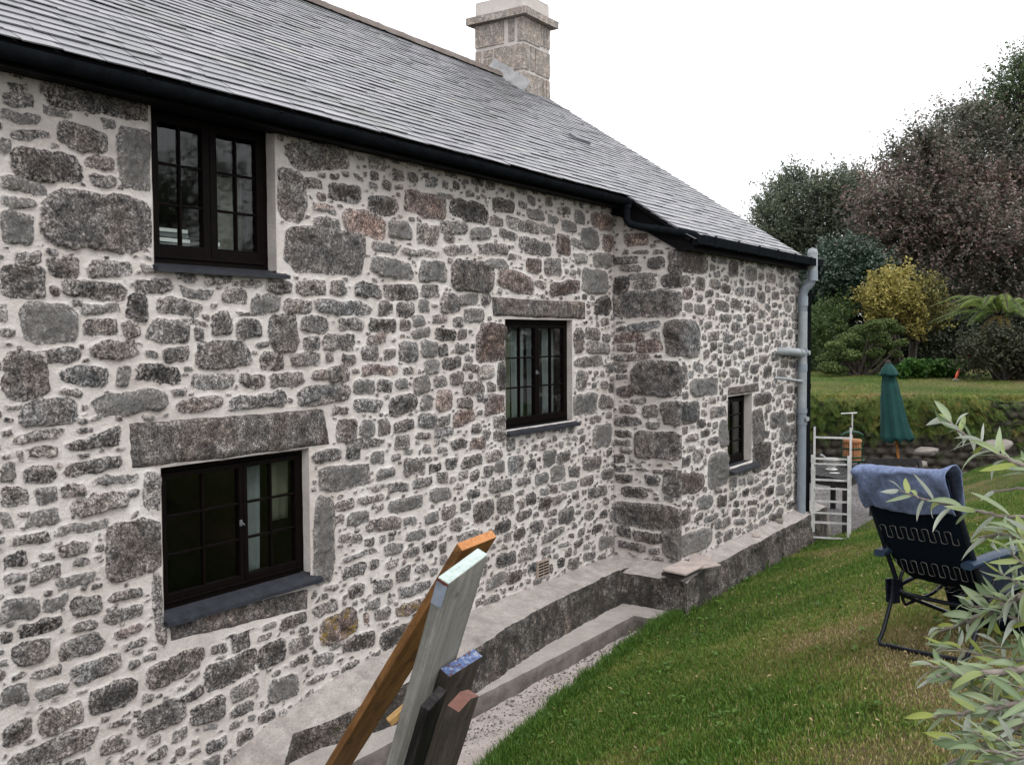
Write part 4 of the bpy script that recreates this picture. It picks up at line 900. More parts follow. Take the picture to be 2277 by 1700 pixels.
dr = dryness(x, -v); keep = rng.random(len(x)) > 0.35*dr; x, v, e, dr = x[keep], v[keep], e[keep], dr[keep]
near_edge = np.exp(-(v-e)/0.10); lush = fbm(x*2.2, v*2.2, 55, 4)
L = (0.018+0.022*rng.random(len(x))+0.03*np.clip(lush-.45, 0, 1))*(1-.35*dr)+near_edge*rng.random(len(x))**2*0.05*(x > 4.2)
tint = np.clip(rng.normal(0.30, 0.13, len(x))+0.55*dr*rng.random(len(x))+0.22*dr-0.20*near_edge+0.25*(fbm(x*3, v*3, 57, 3)-.5)+(rng.random(len(x)) < .05)*.5, 0, 1)
tag(blades('lawn_grass', x, -v, lawn_z(x, -v)-.004, L, 0.0022+0.0016*rng.random(len(x)), tint, 0.7, M['grass']), 'short mown grass with dry brown patches covering the sloping lawn', 'grass', kind='stuff')
# taller tufts hanging over the lawn edge
x, v, T = [], [], []
for k in range(260):
    xc = rng.uniform(4.3, 8.6); vc_ = float(lawn_edge(xc))+rng.uniform(-.03, .10); m = rng.integers(20, 60)
    x += list(rng.normal(xc, .035, m)); v += list(rng.normal(vc_, .03, m)); T += list(np.clip(rng.normal(.18, .12, m), 0, 1))
x, v = np.array(x), np.array(v)
tag(blades('edge_grass', x, -v, np.maximum(lawn_z(x, -v), -.03)-.01, rng.uniform(.04, .10, len(x)), np.full(len(x), .0028), np.array(T), 0.75, M['grass']), 'longer uncut grass tufts along the lawn edge', 'grass', kind='stuff')
# weeds and fallen leaves in the lawn
AV, AF, AT = [], [], []
def lawn_leaf(p, d, nrm, L, w, tint):
    d = d/np.linalg.norm(d); s_ = np.cross(d, nrm); s_ /= np.linalg.norm(s_)+1e-9; b = len(AV)
    AV.extend([p, p+d*L*.5+s_*w+[0, 0, .004], p+d*L, p+d*L*.5-s_*w+[0, 0, .004]]); AF.append((b, b+1, b+2, b+3)); AT.extend([tint]*4)
for k in range(110):
    x0 = rng.uniform(4.2, 9.5); v0 = float(lawn_edge(x0))+.08+rng.random()**1.5*2.6; p0 = np.array([x0, -v0, float(lawn_z(x0, -v0))+.012]); ti = rng.uniform(.05, .32); sz = rng.uniform(.018, .05)
    for q in range(rng.integers(4, 9)): a_ = rng.uniform(0, 6.28); lawn_leaf(p0+np.array([rng.normal(0, sz*.5), rng.normal(0, sz*.5), rng.uniform(0, .012)]), np.array([math.cos(a_), math.sin(a_), rng.uniform(.1, .7)]), np.array([0, 0, 1.]), sz, sz*.3, ti)
tag(mesh_np('lawn_weeds', AV, AF, M['grass'], attrs={'tint': np.array(AT)}), 'small broad-leaved weeds dotted through the lawn', 'weeds', kind='stuff')
AV, AF, AT = [], [], []
for k in range(150):
    x0 = rng.uniform(4.0, 11); v0 = float(lawn_edge(x0))-.25+rng.random()*3.2; p0 = np.array([x0, -v0, max(float(lawn_z(x0, -v0)), -.03)+.02]); a_ = rng.uniform(0, 6.28); lawn_leaf(p0, np.array([math.cos(a_), math.sin(a_), rng.normal(.1, .3)]), np.array([rng.normal(0, .4), rng.normal(0, .4), 1.]), rng.uniform(.02, .045), rng.uniform(.006, .012), rng.uniform(.78, 1))
tag(mesh_np('fallen_leaves', AV, AF, M['grass'], attrs={'tint': np.array(AT)}), 'dry fallen leaves scattered over the lawn and sand', 'leaves', kind='stuff')
# loose chips on the sand and stony patio
def pebbles(name, X, Y, Z, Rr, mat, label):
    n = len(X); a = np.array([[1, 0, 0], [0, 1, 0], [-1, 0, 0], [0, -1, 0], [0, 0, .7], [0, 0, -.5]]); Fq = np.array([[0, 1, 4], [1, 2, 4], [2, 3, 4], [3, 0, 4], [1, 0, 5], [2, 1, 5], [3, 2, 5], [0, 3, 5]])
    th = rng.uniform(0, 6.28, n); c, s = np.cos(th), np.sin(th); J = rng.uniform(.6, 1.3, (n, 6, 1))
    P = a[None]*J*Rr[:, None, None]; Q = P.copy(); Q[..., 0] = P[..., 0]*c[:, None]-P[..., 1]*s[:, None]; Q[..., 1] = P[..., 0]*s[:, None]+P[..., 1]*c[:, None]
    Q += np.stack([X, Y, Z], -1)[:, None]
    return tag(mesh_np(name, Q.reshape(-1, 3), (Fq[None]+6*np.arange(n)[:, None, None]).reshape(-1, 3), mat), label, 'stones', kind='stuff')
n = 2600; xx = rng.uniform(3.6, 8.3, n); yy = -rng.uniform(.56, 1.1, n)
pebbles('stone_chips', xx, yy, -.03+.05*(fbm(xx*2, yy*2, 5)-.5)+.02*(fbm(xx*14, yy*14, 6)-.5), .003+.010*rng.random(n)**5+.002, M['gravel'], 'small stone chips scattered on the pale sand')
n = 9000; xx = rng.uniform(12.8, 20, n); yy = rng.uniform(-1.9, 1.5, n)
pebbles('patio_chips', xx, yy, -.078+0*xx, rng.uniform(.006, .016, n), M['gravel'], 'loose grey chippings on the patio')

# ------------------------------------------------------------------ loose things on the ledge
def flat_tile(p, ang, l, w, th, tilt, label, mat='tile'):
    c, s = math.cos(ang), math.sin(ang); mb = MB(); a = np.array([c, s, tilt[0]]); b = np.array([-s, c, tilt[1]]); p = np.array(p)
    q = [p-a*l/2-b*w/2, p+a*l/2-b*w/2, p+a*l/2+b*w/2, p-a*l/2+b*w/2]
    mb.hexa(q+[x_+np.array([0, 0, th]) for x_ in q])
    return tag(mb.build('loose_tile', M[mat], bevel=.004), label, 'tile', 'tiles lying on the plinth corner')
tp_ = onZ(1520, 1264, .49); flat_tile(tp_, -.05, .40, .24, .020, (.03, .05), 'broad pale tile lying on top at the plinth corner')
tp_ = onZ(1556, 1246, .472); flat_tile(tp_, .35, .40, .20, .016, (.0, .03), 'pale tile under the top one, pointing back along the wall')
tp_ = onZ(1562, 1258, .462); flat_tile(tp_, -.45, .32, .17, .016, (.0, .02), 'small pale tile poking out beneath the others toward the lawn')
tp_ = onZ(1512, 1274, .435); flat_tile(tp_, .0, .36, .22, .030, (.0, .02), 'dark tile at the bottom of the little pile', 'tiledark')
def rock(name, p, r, label, mat='rock', group=None, sq=(1, 1, .7), seed=0, cat='stone'):
    mb = MB(); n1, n2 = 14, 9; V = []
    for j in range(n2+1):
        ph = math.pi*j/n2; row = []
        for i in range(n1+1):
            th = 2*math.pi*(i % n1)/n1; d = np.array([math.sin(ph)*math.cos(th), math.sin(ph)*math.sin(th), math.cos(ph)])
            f = 0.72+.55*fbm(d[0]*1.6+seed*3.1+5, d[1]*1.6+d[2]*1.9, seed, 3)
            d = np.sign(d)*np.abs(d)**.75
            row.append(np.array(p)+d*f*r*np.array(sq))
        V.append(row)
    mb.grid(V[::-1]); return tag(mb.build(name, M[mat]), label, cat, group)
rock('loose_stone', onZ(1724, 1150, .47), .075, 'rough brown stone at the back of the pair lying on the far ledge', 'wallrock', sq=(1.4, 1, .8), seed=3)
rock('loose_stone', onZ(1732, 1158, .45), .05, 'pale chip of stone in front on the far ledge', 'rock', seed=4)
rock('loose_stone', onZ(1712, 1160, .44), .05, 'flat dark stone lying left of the others on the far ledge', 'tiledark', sq=(1.6, 1, .5), seed=5)
rock('loose_stone', onZ(1682, 1190, .44), .045, 'thin slab of stone halfway along the ledge below the narrow window', 'tile', sq=(1.9, .9, .4), seed=6)
rock('end_stone', onZ(1829, 1205, .0)+np.array([0.5, .25, .12]), .20, 'rounded grey stone standing at the end of the plinth behind the ladder', 'rock', sq=(1, 1, 1.25), seed=8)
rock('end_stone', onZ(1815, 1190, .1)+np.array([1.1, .5, .12]), .17, 'pale flat stone behind the grey pipe foot', 'rock', sq=(1.2, .8, .5), seed=9)

# ------------------------------------------------------------------ ladder
lb = np.array([12.46, -.945, .01]); la_ = np.array([.12, -.46, 0.0]); la_ = la_/np.linalg.norm(la_); lean = np.array([.10, 0.028, 1.0])
lad = empty('ladder', lb, 'old aluminium ladder of two sections standing at the lawn corner', 'ladder')
def lbuild(mb, name, mat='alu'): o = mb.build(name, M[mat], lad); return at_base(o, lb)
wl = .44; fwd_ = np.array([.92, .24, 0])*.055
for s_, nm in ((0, 'rail'), (1, 'rail')):
    mb = MB(); p = lb+la_*wl*s_; mb.bar(p, p+lean*1.12, .030, .055, upv=(.92, .24, 0)); lbuild(mb, nm)
    mb = MB(); p2 = p+fwd_+la_*.035*(1 if s_ == 0 else 1)*.6; mb.bar(p2+lean*.16, p2+lean*1.50, .026, .05, upv=(.92, .24, 0)); lbuild(mb, nm)
    mb = MB(); mb.bar(p2+lean*1.495, p2+lean*1.515, .03, .054, upv=(.92, .24, 0)); lbuild(mb, 'end_cap', 'tube')
    mb = MB(); mb.bar(p+lean*1.04, p+lean*1.14, .036, .07, upv=(.92, .24, 0)); lbuild(mb, 'bracket')
for k in range(4):
    mb = MB(); p = lb+lean*(.10+k*.31); mb.bar(p, p+la_*wl, .028, .022, upv=lean); lbuild(mb, 'rung')
for k in range(5):
    mb = MB(); p = lb+fwd_+la_*.02+lean*(.28+k*.27); mb.bar(p, p+la_*wl, .034, .026, upv=lean); lbuild(mb, 'rung')

# ------------------------------------------------------------------ garden table with press and bowl, umbrella, bench
tz = .70; T0 = onZ(1798, 1053, tz); T1 = onZ(1886, 1066, tz); T2 = onZ(1950, 1033, tz)
tu = (T1-T0)*1.0; tl = np.linalg.norm(tu[:2]); tu /= tl; tv = T2-T1; tv[2] = 0; tl2 = np.linalg.norm(tv); tv /= tl2
T0 = T1-tu*.86; tl = .86
tb = np.array([T1[0], T1[1], -.07]); table = empty('garden_table', tb, 'dark slatted wooden garden table on the patio behind the ladder', 'table')
tput = lambda mb, n, m='darkwood': at_base(mb.build(n, M[m], table), tb)
mb = MB()
for k in range(8):
    a = T1-tu*(.86*(k+.06)/8); b = T1-tu*(.86*(k+.94)/8); e = tv*tl2
    mb.hexa([a-[0, 0, .03], b-[0, 0, .03], b+e-[0, 0, .03], a+e-[0, 0, .03], a, b, b+e, a+e])
tput(mb, 'tabletop')
mb = MB(); 
for a, b in ((T1-tu*.05+tv*.05, T1-tu*.81+tv*.05), (T1-tu*.05+tv*.05, T1-tu*.05+tv*(tl2-.05)), (T1-tu*.81+tv*.05, T1-tu*.81+tv*(tl2-.05)), (T1-tu*.05+tv*(tl2-.05), T1-tu*.81+tv*(tl2-.05))):
    mb.bar(a-[0, 0, .085], b-[0, 0, .085], .03, .10)
tput(mb, 'apron')
for (i, j) in ((.06, .06), (.80, .06), (.06, tl2-.06), (.80, tl2-.06)):
    mb = MB(); p = T1-tu*i+tv*j; mb.box((p[0]-.035, p[1]-.035, -.078), (p[0]+.035, p[1]+.035, tz-.135)); tput(mb, 'leg')
# fruit press
pp = onZ(1894, 1037, tz); pc = np.array([pp[0], pp[1], tz]); press = empty('fruit_press', pc, 'small fruit press with a slatted wooden barrel and green iron frame on the table', 'fruit press')
pput = lambda mb, n, m: at_base(mb.build(n, M[m], press), pc)
for k in range(3):
    mb = MB(); a = 2.1*k+.4; mb.tube([pc+np.array([.11*math.cos(a), .11*math.sin(a), .0]), pc+np.array([.10*math.cos(a), .10*math.sin(a), .09])], [.02, .015], 8); pput(mb, 'foot', 'greeniron')
mb = MB(); mb.lathe(pc, [(.0, .085), (.17, .085), (.185, .11), (.175, .11), (.16, .098), (0, .098)], 28); pput(mb, 'tray', 'greeniron')
mb = MB(); 
for k in range(22):
    a = 2*math.pi*k/22; r_ = .125; c, s = math.cos(a), math.sin(a); p = pc+np.array([r_*c, r_*s, .10]); mb.bar(p, p+np.array([0, 0, .30]), .030, .014, upv=(c, s, 0))
pput(mb, 'barrel', 'press')
mb = MB()
for z_ in (.14, .27): mb.lathe(pc, [(.136, z_), (.142, z_), (.142, z_+.022), (.136, z_+.022), (.136, z_)], 28)
pput(mb, 'hoop', 'greeniron')
mb = MB(); mb.lathe(pc, [(0, .36), (.138, .36), (.142, .375), (.142, .405), (.135, .415), (0, .415)], 28); pput(mb, 'lid', 'press')
mb = MB(); rdir = np.array([rt[0], rt[1], 0])
for sg in (-1, 1): mb.tube([pc+rdir*.155*sg+[0, 0, .09], pc+rdir*.155*sg+[0, 0, .47]], .010, 8)
mb.tube([pc+rdir*-.16+[0, 0, .47], pc+rdir*-.10+[0, 0, .505], pc+[0, 0, .52], pc+rdir*.10+[0, 0, .505], pc+rdir*.16+[0, 0, .47]], [.018, .026, .034, .026, .018], 8); pput(mb, 'yoke', 'greeniron')
mb = MB(); mb.tube([pc+[0, 0, .40], pc+[0, 0, .80]], .011, 8); mb.tube([pc+rdir*-.17+[0, 0, .80], pc+rdir*.07+[0, 0, .81]], .010, 8); pput(mb, 'screw', 'alu')
# mortar and pestle
bp = onZ(1849, 1044, tz); bc = np.array([bp[0], bp[1], tz]); bowl = empty('mortar_bowl', bc, 'white china mortar with a pestle resting in it on the table', 'bowl')
mb = MB(); mb.lathe(bc, [(0, .0), (.085, .0), (.09, .012), (.05, .03), (.06, .045), (.105, .09), (.125, .15), (.14, .158), (.135, .165), (.115, .155), (.09, .09), (0, .06)], 28); at_base(mb.build('bowl', M['china'], bowl), bc)
mb = MB(); mb.tube([bc+[0, 0, .08], bc-rdir*.12+[0, 0, .20], bc-rdir*.16+[0, 0, .225]], [.024, .016, .018], 10); at_base(mb.build('pestle', M['pvc2'], bowl), bc)
mb = MB(); c2 = onZ(1856, 1052, tz); mb.lathe((c2[0], c2[1], tz+.002), [(0, 0), (.03, 0), (.075, .004), (.076, .007), (.03, .004), (0, .003)], 20); tag(mb.build('spoon_rest', M['alu']), 'flat shiny dish on the table in front of the bowl', 'dish')
# closed umbrella
ub = onZ(2003, 1037, .36); ub = at(2000, 1045, 17.2); uz0 = -.07; ut = at(1975, 806, 17.2)
ubase = np.array([ub[0], ub[1], uz0]); axis = (ut-ub)/np.linalg.norm(ut-ub); umb = empty('garden_umbrella', ubase, 'closed dark green garden umbrella with a wooden pole in front of the fern wall', 'umbrella')
H = np.linalg.norm(ut-ub); foot = ub-axis*((ub[2]-uz0)/axis[2])
mb = MB(); mb.tube([foot, ut], .022, 12); at_base(mb.build('pole', M['pole'], umb), ubase)
mb = MB(); n = 40; P = []
for j, (t_, r_) in enumerate(((1.0, .03), (.985, .06), (.94, .115), (.90, .15), (.885, .155), (.88, .105), (.80, .13), (.65, .165), (.45, .20), (.33, .235), (.29, .25), (.275, .22))):
    c = ub+(ut-ub)*t_; row = []
    for k in range(n+1):
        a = 2*math.pi*k/n; f = 1+.22*(1-t_*.75)*math.sin(a*8+1.2*math.sin(j*.4))+.10*math.sin(a*3+j*.5)
        row.append(c+r_*f*(np.array([math.cos(a), math.sin(a), 0]))+np.array([0, 0, .035*math.sin(a*8)*(j >= 10)-.02*math.sin(a*4)*(j == 4)]))
    P.append(row)
mb.grid(P[::-1]); at_base(mb.build('canopy', M['canopy'], umb), ubase)
mb = MB(); mb.lathe(ut, [(.045, -.01), (.05, .012), (.03, .03), (.012, .045), (0, .05)], 14); at_base(mb.build('finial', M['bark'], umb), ubase)
mb = MB(); mb.lathe((foot[0], foot[1], uz0), [(0, 0), (.24, 0), (.24, .05), (.05, .08), (.035, .26), (0, .26)], 24); at_base(mb.build('base', M['tiledark'], umb), ubase)
# dark bench end showing beside the umbrella
ba = at(1993, 1052, 16.4); bb_ = at(2046, 1038, 16.4); bbase = np.array([ba[0], ba[1], -.07]); bn = empty('wooden_bench', bbase, 'dark weathered wooden bench beside the table under the umbrella', 'bench')
dv = bb_-ba; dv[2] = 0; bl = np.linalg.norm(dv); dv /= bl; pv = np.array([-dv[1], dv[0], 0]); bput = lambda mb, n_: at_base(mb.build(n_, M['darkwood'], bn), bbase)
mb = MB()
for k in range(3): p = bbase+pv*(.14*k)+[0, 0, .44]; mb.bar(p-dv*.35, p+dv*.55, .12, .03)
bput(mb, 'seat')
for e_ in (-.33, .53):
    for k in (0, .28): mb = MB(); p = bbase+dv*e_+pv*k; mb.bar(p, p+[0, 0, .42], .06, .06, upv=dv); bput(mb, 'leg')
    mb = MB(); p = bbase+dv*e_+pv*.28; mb.bar(p+[0, 0, .45], p+pv*.06+[0, 0, .62], .05, .06, upv=dv); bput(mb, 'arm')
mb = MB(); p = bbase+pv*.33+[0, 0, .58]; mb.bar(p-dv*.35, p+dv*.55, .025, .12); bput(mb, 'backrest')

# ------------------------------------------------------------------ fern wall and the upper lawn
WD = 20.6
wl0, wl1 = at(1560, 761, WD), at(2560, 761, WD-1.4); wdir = wl1-wl0; wdir[2] = 0; wlen = np.linalg.norm(wdir); wdir /= wlen; wn = np.array([-wdir[1], wdir[0], 0.]); wn = wn if wn@(CAM-wl0) > 0 else -wn
WZ = 1.30
rw = empty('retaining_wall', (wl0[0], wl0[1], -.08), 'rough dry-stone retaining wall half covered by ferns below the upper lawn', 'wall')
mb = MB(); V = []
na, nb_ = 260, 34
for i in range(na+1):
    row = []
    for j in range(nb_+1):
        u = wlen*i/na; zz = -.1+(WZ+.1)*j/nb_; hcell = .17
        rowi = math.floor(zz/hcell+.3*math.sin(u*1.3)); cw = .26; uu = u+.13*(rowi % 2)+.05*vnoise(rowi, u*2, 6)
        fu = (uu/cw) % 1-.5; fz = ((zz/hcell+.3*math.sin(u*1.3)) % 1)-.5; e = max(abs(fu)*1.0, abs(fz)*1.05)
        bul = .13*(1-(2*e)**3)+.09*(vnoise(math.floor(uu/cw)*1.7, rowi*2.3, 8)-.5)+.05*(fbm(u*5, zz*5, 7)-.5)
        row.append(np.array([wl0[0], wl0[1], zz])+wdir*u+wn*(bul+.12*(1-zz/WZ)))
    V.append(row)
mb.grid(V, smooth=True); at_base(mb.build('wall_face', M['wallrock'], rw), (wl0[0], wl0[1], -.08))
bd = -wn
nx, ny = 60, 40
P = []
for i in range(nx+1):
    row = []
    for j in range(ny+1):
        t_ = j/ny; p = wl0+wdir*(-8+(wlen+20)*i/nx)+bd*(-.06+(t_**1.6)*60); zz = WZ+.05*min(1, t_*30)+.9*t_**1.3+.03*fbm(i*.7, j*.7, 12)
        row.append((p[0], p[1], zz))
    P.append(row)
P = np.array(P); idx = np.arange((nx+1)*(ny+1)).reshape(nx+1, ny+1); q = np.stack([idx[:-1, :-1], idx[1:, :-1], idx[1:, 1:], idx[:-1, 1:]], -1).reshape(-1, 4)
tag(mesh_np('upper_lawn', P.reshape(-1, 3), q, M['lawn'], attrs={'dry': np.clip((fbm(P[..., 0]*.8, P[..., 1]*.8, 14, 4)-.42)*2.6, 0, .75)}, smooth=True), kind='structure')
def up_z(d): t_ = max(0, d-WD)/60; return WZ+.05+.9*(t_**(1/1.6))**1.3
n = 60000; a = rng.uniform(.3, wlen-1, n); b = rng.uniform(0, 1, n)**1.3*11; p = wl0[None]+wdir[None]*a[:, None]+bd[None]*b[:, None]
tt = (b/60)**(1/1.6); zz = WZ+.04+.9*tt**1.3
tag(blades('upper_grass', p[:, 0], p[:, 1], zz, rng.uniform(.02, .06, n)+.10*(b < .25), np.full(n, .008), np.clip(rng.normal(.38, .12, n)+.9*(fbm(p[:, 0]*.7, p[:, 1]*.7, 15, 4)-.45)+.3*np.exp(-b/.4), 0, .85), .8, M['grass']), 'mown upper lawn with yellowing strip above the fern wall', 'grass', kind='stuff')

# ------------------------------------------------------------------ leaves
def leaf_cloud(C, Ln, Wn, tint, r=None, droop=0.0, up_bias=0.3, twist=None):
    """one folded diamond per leaf"""
    n = len(C); d = rng.normal(0, 1, (n, 3)); d[:, 2] = d[:, 2]*.6-droop; d /= np.linalg.norm(d, axis=1)[:, None]
    nn = rng.normal(0, 1, (n, 3)); nn[:, 2] += up_bias*3; s = np.cross(d, nn); s /= np.linalg.norm(s, axis=1)[:, None]+1e-9
    nn = np.cross(s, d)
    L = Ln[:, None]; Wd = Wn[:, None]
    V = np.empty((n, 4, 3)); V[:, 0] = C-d*L*.5; V[:, 1] = C+s*Wd*.5+nn*Wd*.12; V[:, 2] = C+d*L*.5; V[:, 3] = C-s*Wd*.5+nn*Wd*.12
    i = np.arange(n)*4
    return V.reshape(-1, 3), np.stack([i, i+1, i+2, i+3], -1), np.repeat(tint, 4)
def lobes_points(lobes, n, shell=.55, seed=0, hole=.42, hs=1.2, flat=.8):
    """points spread through the crown: clumps with gaps"""
    w = np.array([l[3]**2 for l in lobes]); k = rng.choice(len(lobes), n*3, p=w/w.sum()); L = np.array(lobes)[k]
    d = rng.normal(0, 1, (n*3, 3)); d /= np.linalg.norm(d, axis=1)[:, None]; rr = rng.random(n*3)**shell
    rough = .72+.6*fbm(d[:, 0]*2.2+k*3.7, d[:, 1]*2.2+d[:, 2]*2.9, seed+1, 3)
    P = L[:, :3]+d*(L[:, 3]*rr*rough)[:, None]*np.array([1, 1, flat])
    hsz = hs; g = (fbm(P[:, 0]/hsz+P[:, 2]*.37/hsz, P[:, 2]/hsz+P[:, 1]*.61/hsz, seed+2, 3)+fbm(P[:, 1]/hsz*1.1, P[:, 2]/hsz*1.3+P[:, 0]*.4/hsz, seed+3, 3))/2
    ok = g > hole; P = P[ok][:n]; return P, rr[ok][:n]
def tree(name, label, cat, base, lobes, n, lsize, mat, seed, trunk_r=.16, group=None, tintf=None, hole=.42, hs=1.2, limbs=True, droop=.2, shell=.5, wl_=.5, core=None, flat=.85, twig=0):
    root = empty(name, base, label, cat, group)
    if twig:          # leaves sit along short outward sprigs
        k = 11; A, rr = lobes_points(lobes, n//k, seed=seed, hole=hole, hs=hs, shell=shell, flat=flat); LBa = np.array(lobes)
        j = np.argmin(((A[:, None]-LBa[None, :, :3])**2).sum(-1)/LBa[None, :, 3]**2, axis=1); o_ = A-LBa[j, :3]; o_ /= np.linalg.norm(o_, axis=1)[:, None]+1e-6
        dv_ = o_*.8+rng.normal(0, .55, A.shape); dv_[:, 2] += .45; dv_ /= np.linalg.norm(dv_, axis=1)[:, None]
        tt_ = rng.random((len(A), k, 1)); P = (A[:, None]+dv_[:, None]*tt_*twig*rng.uniform(.5, 1.3, (len(A), 1, 1))+rng.normal(0, lsize*.38, (len(A), k, 3))).reshape(-1, 3)
    else: P, rr = lobes_points(lobes, n, seed=seed, hole=hole, hs=hs, shell=shell, flat=flat)
    m = len(P); Ln = rng.uniform(.7, 1.3, m)*lsize
    tint = np.clip(rng.normal(.42, .16, m)+.7*(fbm(P[:, 0]*.5+P[:, 1]*.3, P[:, 2]*.5, seed+5, 3)-.5), 0, 1)
    if tintf is not None: tint = np.clip(tintf(P, tint), 0, 1)
    V, Fq, T = leaf_cloud(P, Ln, Ln*wl_, tint, droop=droop)
    if twig > .45:     # the sprigs' own thin stems
        b0 = len(V); e_ = A+dv_*twig*1.05; a0 = A-o_*.35*twig; sd_t = np.cross(e_-a0, rng.normal(0, 1, A.shape)); sd_t /= np.linalg.norm(sd_t, axis=1)[:, None]+1e-9; sd_t *= .010
        V = np.concatenate([V, np.stack([a0-sd_t, a0+sd_t, e_+sd_t*.4, e_-sd_t*.4], 1).reshape(-1, 3)]); i_ = b0+np.arange(len(A))*4
        Fq = np.concatenate([Fq, np.stack([i_, i_+1, i_+2, i_+3], -1)]); T = np.concatenate([T, np.full(len(A)*4, .05)])
    at_base(mesh_np('crown', V, Fq, mat, root, {'tint': T}), base)
    if trunk_r:
        mb = MB(); base = np.array(base, float); LC = np.array(lobes); cen = (LC[:, :3]*LC[:, 3:4]).sum(0)/LC[:, 3].sum()
        zlow = LC[:, 2].min(); fork = base*.75+cen*.25; fork[2] = base[2]+max(.3, (zlow-base[2])*.75)
        if limbs:
            mb.tube([base-[0, 0, .1], base*.6+fork*.4+rng.normal(0, .05, 3), fork], [trunk_r*1.25, trunk_r, trunk_r*.8], 10)
            for l in lobes:
                e = np.array(l[:3]); mid = fork*.45+e*.55+rng.normal(0, .12*l[3], 3); mid[2] -= .15*l[3]
                mb.tube([fork, mid, e+np.array([0, 0, .3*l[3]])], [trunk_r*.55, trunk_r*.3, trunk_r*.06], 7)
                for q in range(5):
                    d = rng.normal(0, 1, 3); d[2] = abs(d[2])*.8; d /= np.linalg.norm(d); mb.tube([mid*.5+e*.5, e+d*l[3]*.5, e+d*l[3]*.98], [trunk_r*.16, trunk_r*.09, trunk_r*.02], 5)
        else:
            for l in lobes:
                e = np.array(l[:3]); b0 = base+rng.normal(0, .08, 3)*[1, 1, 0]; mb.tube([b0-[0, 0, .08], b0*.5+e*.5+rng.normal(0, .1, 3), e], [trunk_r, trunk_r*.6, trunk_r*.2], 6)
        at_base(mb.build('trunk', M['bark'], root), base)
    return root
def LB(lst, depth, dr=.8):
    out = []
    for i, (x, y, r) in enumerate(lst):
        dd = depth+(((i*37) % 11)/11-.5)*2*dr; p = ad(x, y, dd); out.append((p[0], p[1], p[2], r*D*dd/F))
    return out
def gbase(x, depth, z=None): p = ad(x, 740, depth); return (p[0], p[1], up_z(depth) if z is None else z)
ML = {}
ML['sycamore'] = m_leaf('sycamore_leaf', [(0, (.046, .062, .042)), (.4, (.115, .138, .090)), (.7, (.185, .192, .120)), (.88, (.23, .175, .11)), (1, (.27, .165, .115))], .45, .5, .35)
ML['copper'] = m_leaf('copper_leaf', [(0, (.050, .062, .040)), (.28, (.110, .115, .078)), (.46, (.155, .125, .105)), (.75, (.235, .150, .135)), (1, (.34, .24, .20))], .4, .5, .3)
ML['green'] = m_leaf('tree_leaf', [(0, (.030, .050, .025)), (.4, (.072, .105, .046)), (.75, (.13, .15, .06)), (1, (.19, .165, .075))], .45, .4, .35)
ML['holly'] = m_leaf('glossy_leaf', [(0, (.012, .026, .016)), (.5, (.030, .060, .036)), (.85, (.065, .105, .068)), (1, (.10, .14, .09))], .3, .6, .1)
ML['gold'] = m_leaf('golden_leaf', [(0, (.06, .062, .018)), (.3, (.22, .195, .05)), (.65, (.42, .35, .10)), (1, (.55, .47, .20))], .5, .35, .25)
ML['midgreen'] = m_leaf('shrub_leaf', [(0, (.020, .040, .013)), (.5, (.052, .092, .026)), (1, (.11, .15, .045))], .5, .3, .25)
ML['conifer'] = m_leaf('conifer_spray', [(0, (.020, .036, .012)), (.4, (.070, .105, .032)), (.8, (.14, .175, .06)), (1, (.20, .22, .085))], .7, .2, .1)
ML['lime'] = m_leaf('round_leaf', [(0, (.014, .045, .009)), (.5, (.042, .110, .018)), (1, (.11, .19, .035))], .5, .3, .3)
ML['fern'] = m_leaf('fern_leaf', [(0, (.022, .044, .009)), (.4, (.085, .145, .028)), (.7, (.17, .215, .042)), (.85, (.23, .19, .05)), (1, (.17, .10, .05))], .55, .25, .3)
ML['dark'] = m_leaf('dark_leaf', [(0, (.009, .014, .009)), (.5, (.022, .031, .017)), (1, (.055, .055, .028))], .55, .3, .1)  # darkest green leaf, shared by the hedges and dark shrubs
# ---- the trees beyond the upper lawn
tree('sycamore_tree', 'thin grey-green sycamore, leftmost of the trees, rising behind the roof corner', 'tree', gbase(1745, 39),
     LB([(1662, 480, 42), (1700, 440, 46), (1740, 415, 48), (1780, 430, 55), (1735, 500, 62), (1690, 535, 52), (1800, 500, 62), (1770, 570, 60), (1660, 555, 40), (1835, 440, 48), (1850, 520, 52), (1645, 515, 26), (1655, 445, 20), (1712, 392, 20), (1768, 378, 24), (1830, 392, 26), (1690, 412, 22), (1862, 398, 24), (1632, 590, 26), (1720, 600, 50)], 39, 1.2), 44000, .125, ML['sycamore'], 21, .16, 'trees beyond the upper lawn', twig=.85, hole=.42, hs=.8, shell=.75)
tree('copper_beech', 'broad copper beech with dark purple-brown leaves, largest of the trees', 'tree', gbase(2080, 35),
     LB([(1925, 445, 62), (1900, 510, 55), (1965, 390, 62), (2010, 350, 62), (2060, 320, 66), (2110, 300, 66), (2000, 450, 85), (2080, 410, 95), (2150, 380, 90), (1950, 540, 72), (2030, 530, 85), (2110, 500, 90), (2190, 470, 90), (1930, 600, 45), (2000, 610, 50), (2090, 590, 55), (2170, 565, 60), (2250, 540, 80), (2230, 400, 80), (1880, 400, 22), (1915, 372, 24), (1945, 330, 22), (1990, 298, 24), (2030, 268, 24), (2080, 245, 24), (1870, 450, 26), (1885, 560, 30), (2010, 655, 42), (2065, 640, 46), (2120, 632, 46), (2185, 628, 52), (2260, 620, 62), (2150, 670, 40), (2220, 672, 44)], 35, 1.5), 95000, .13, ML['copper'], 31, .28, 'trees beyond the upper lawn', twig=.95, hole=.405, hs=.75, shell=.75)
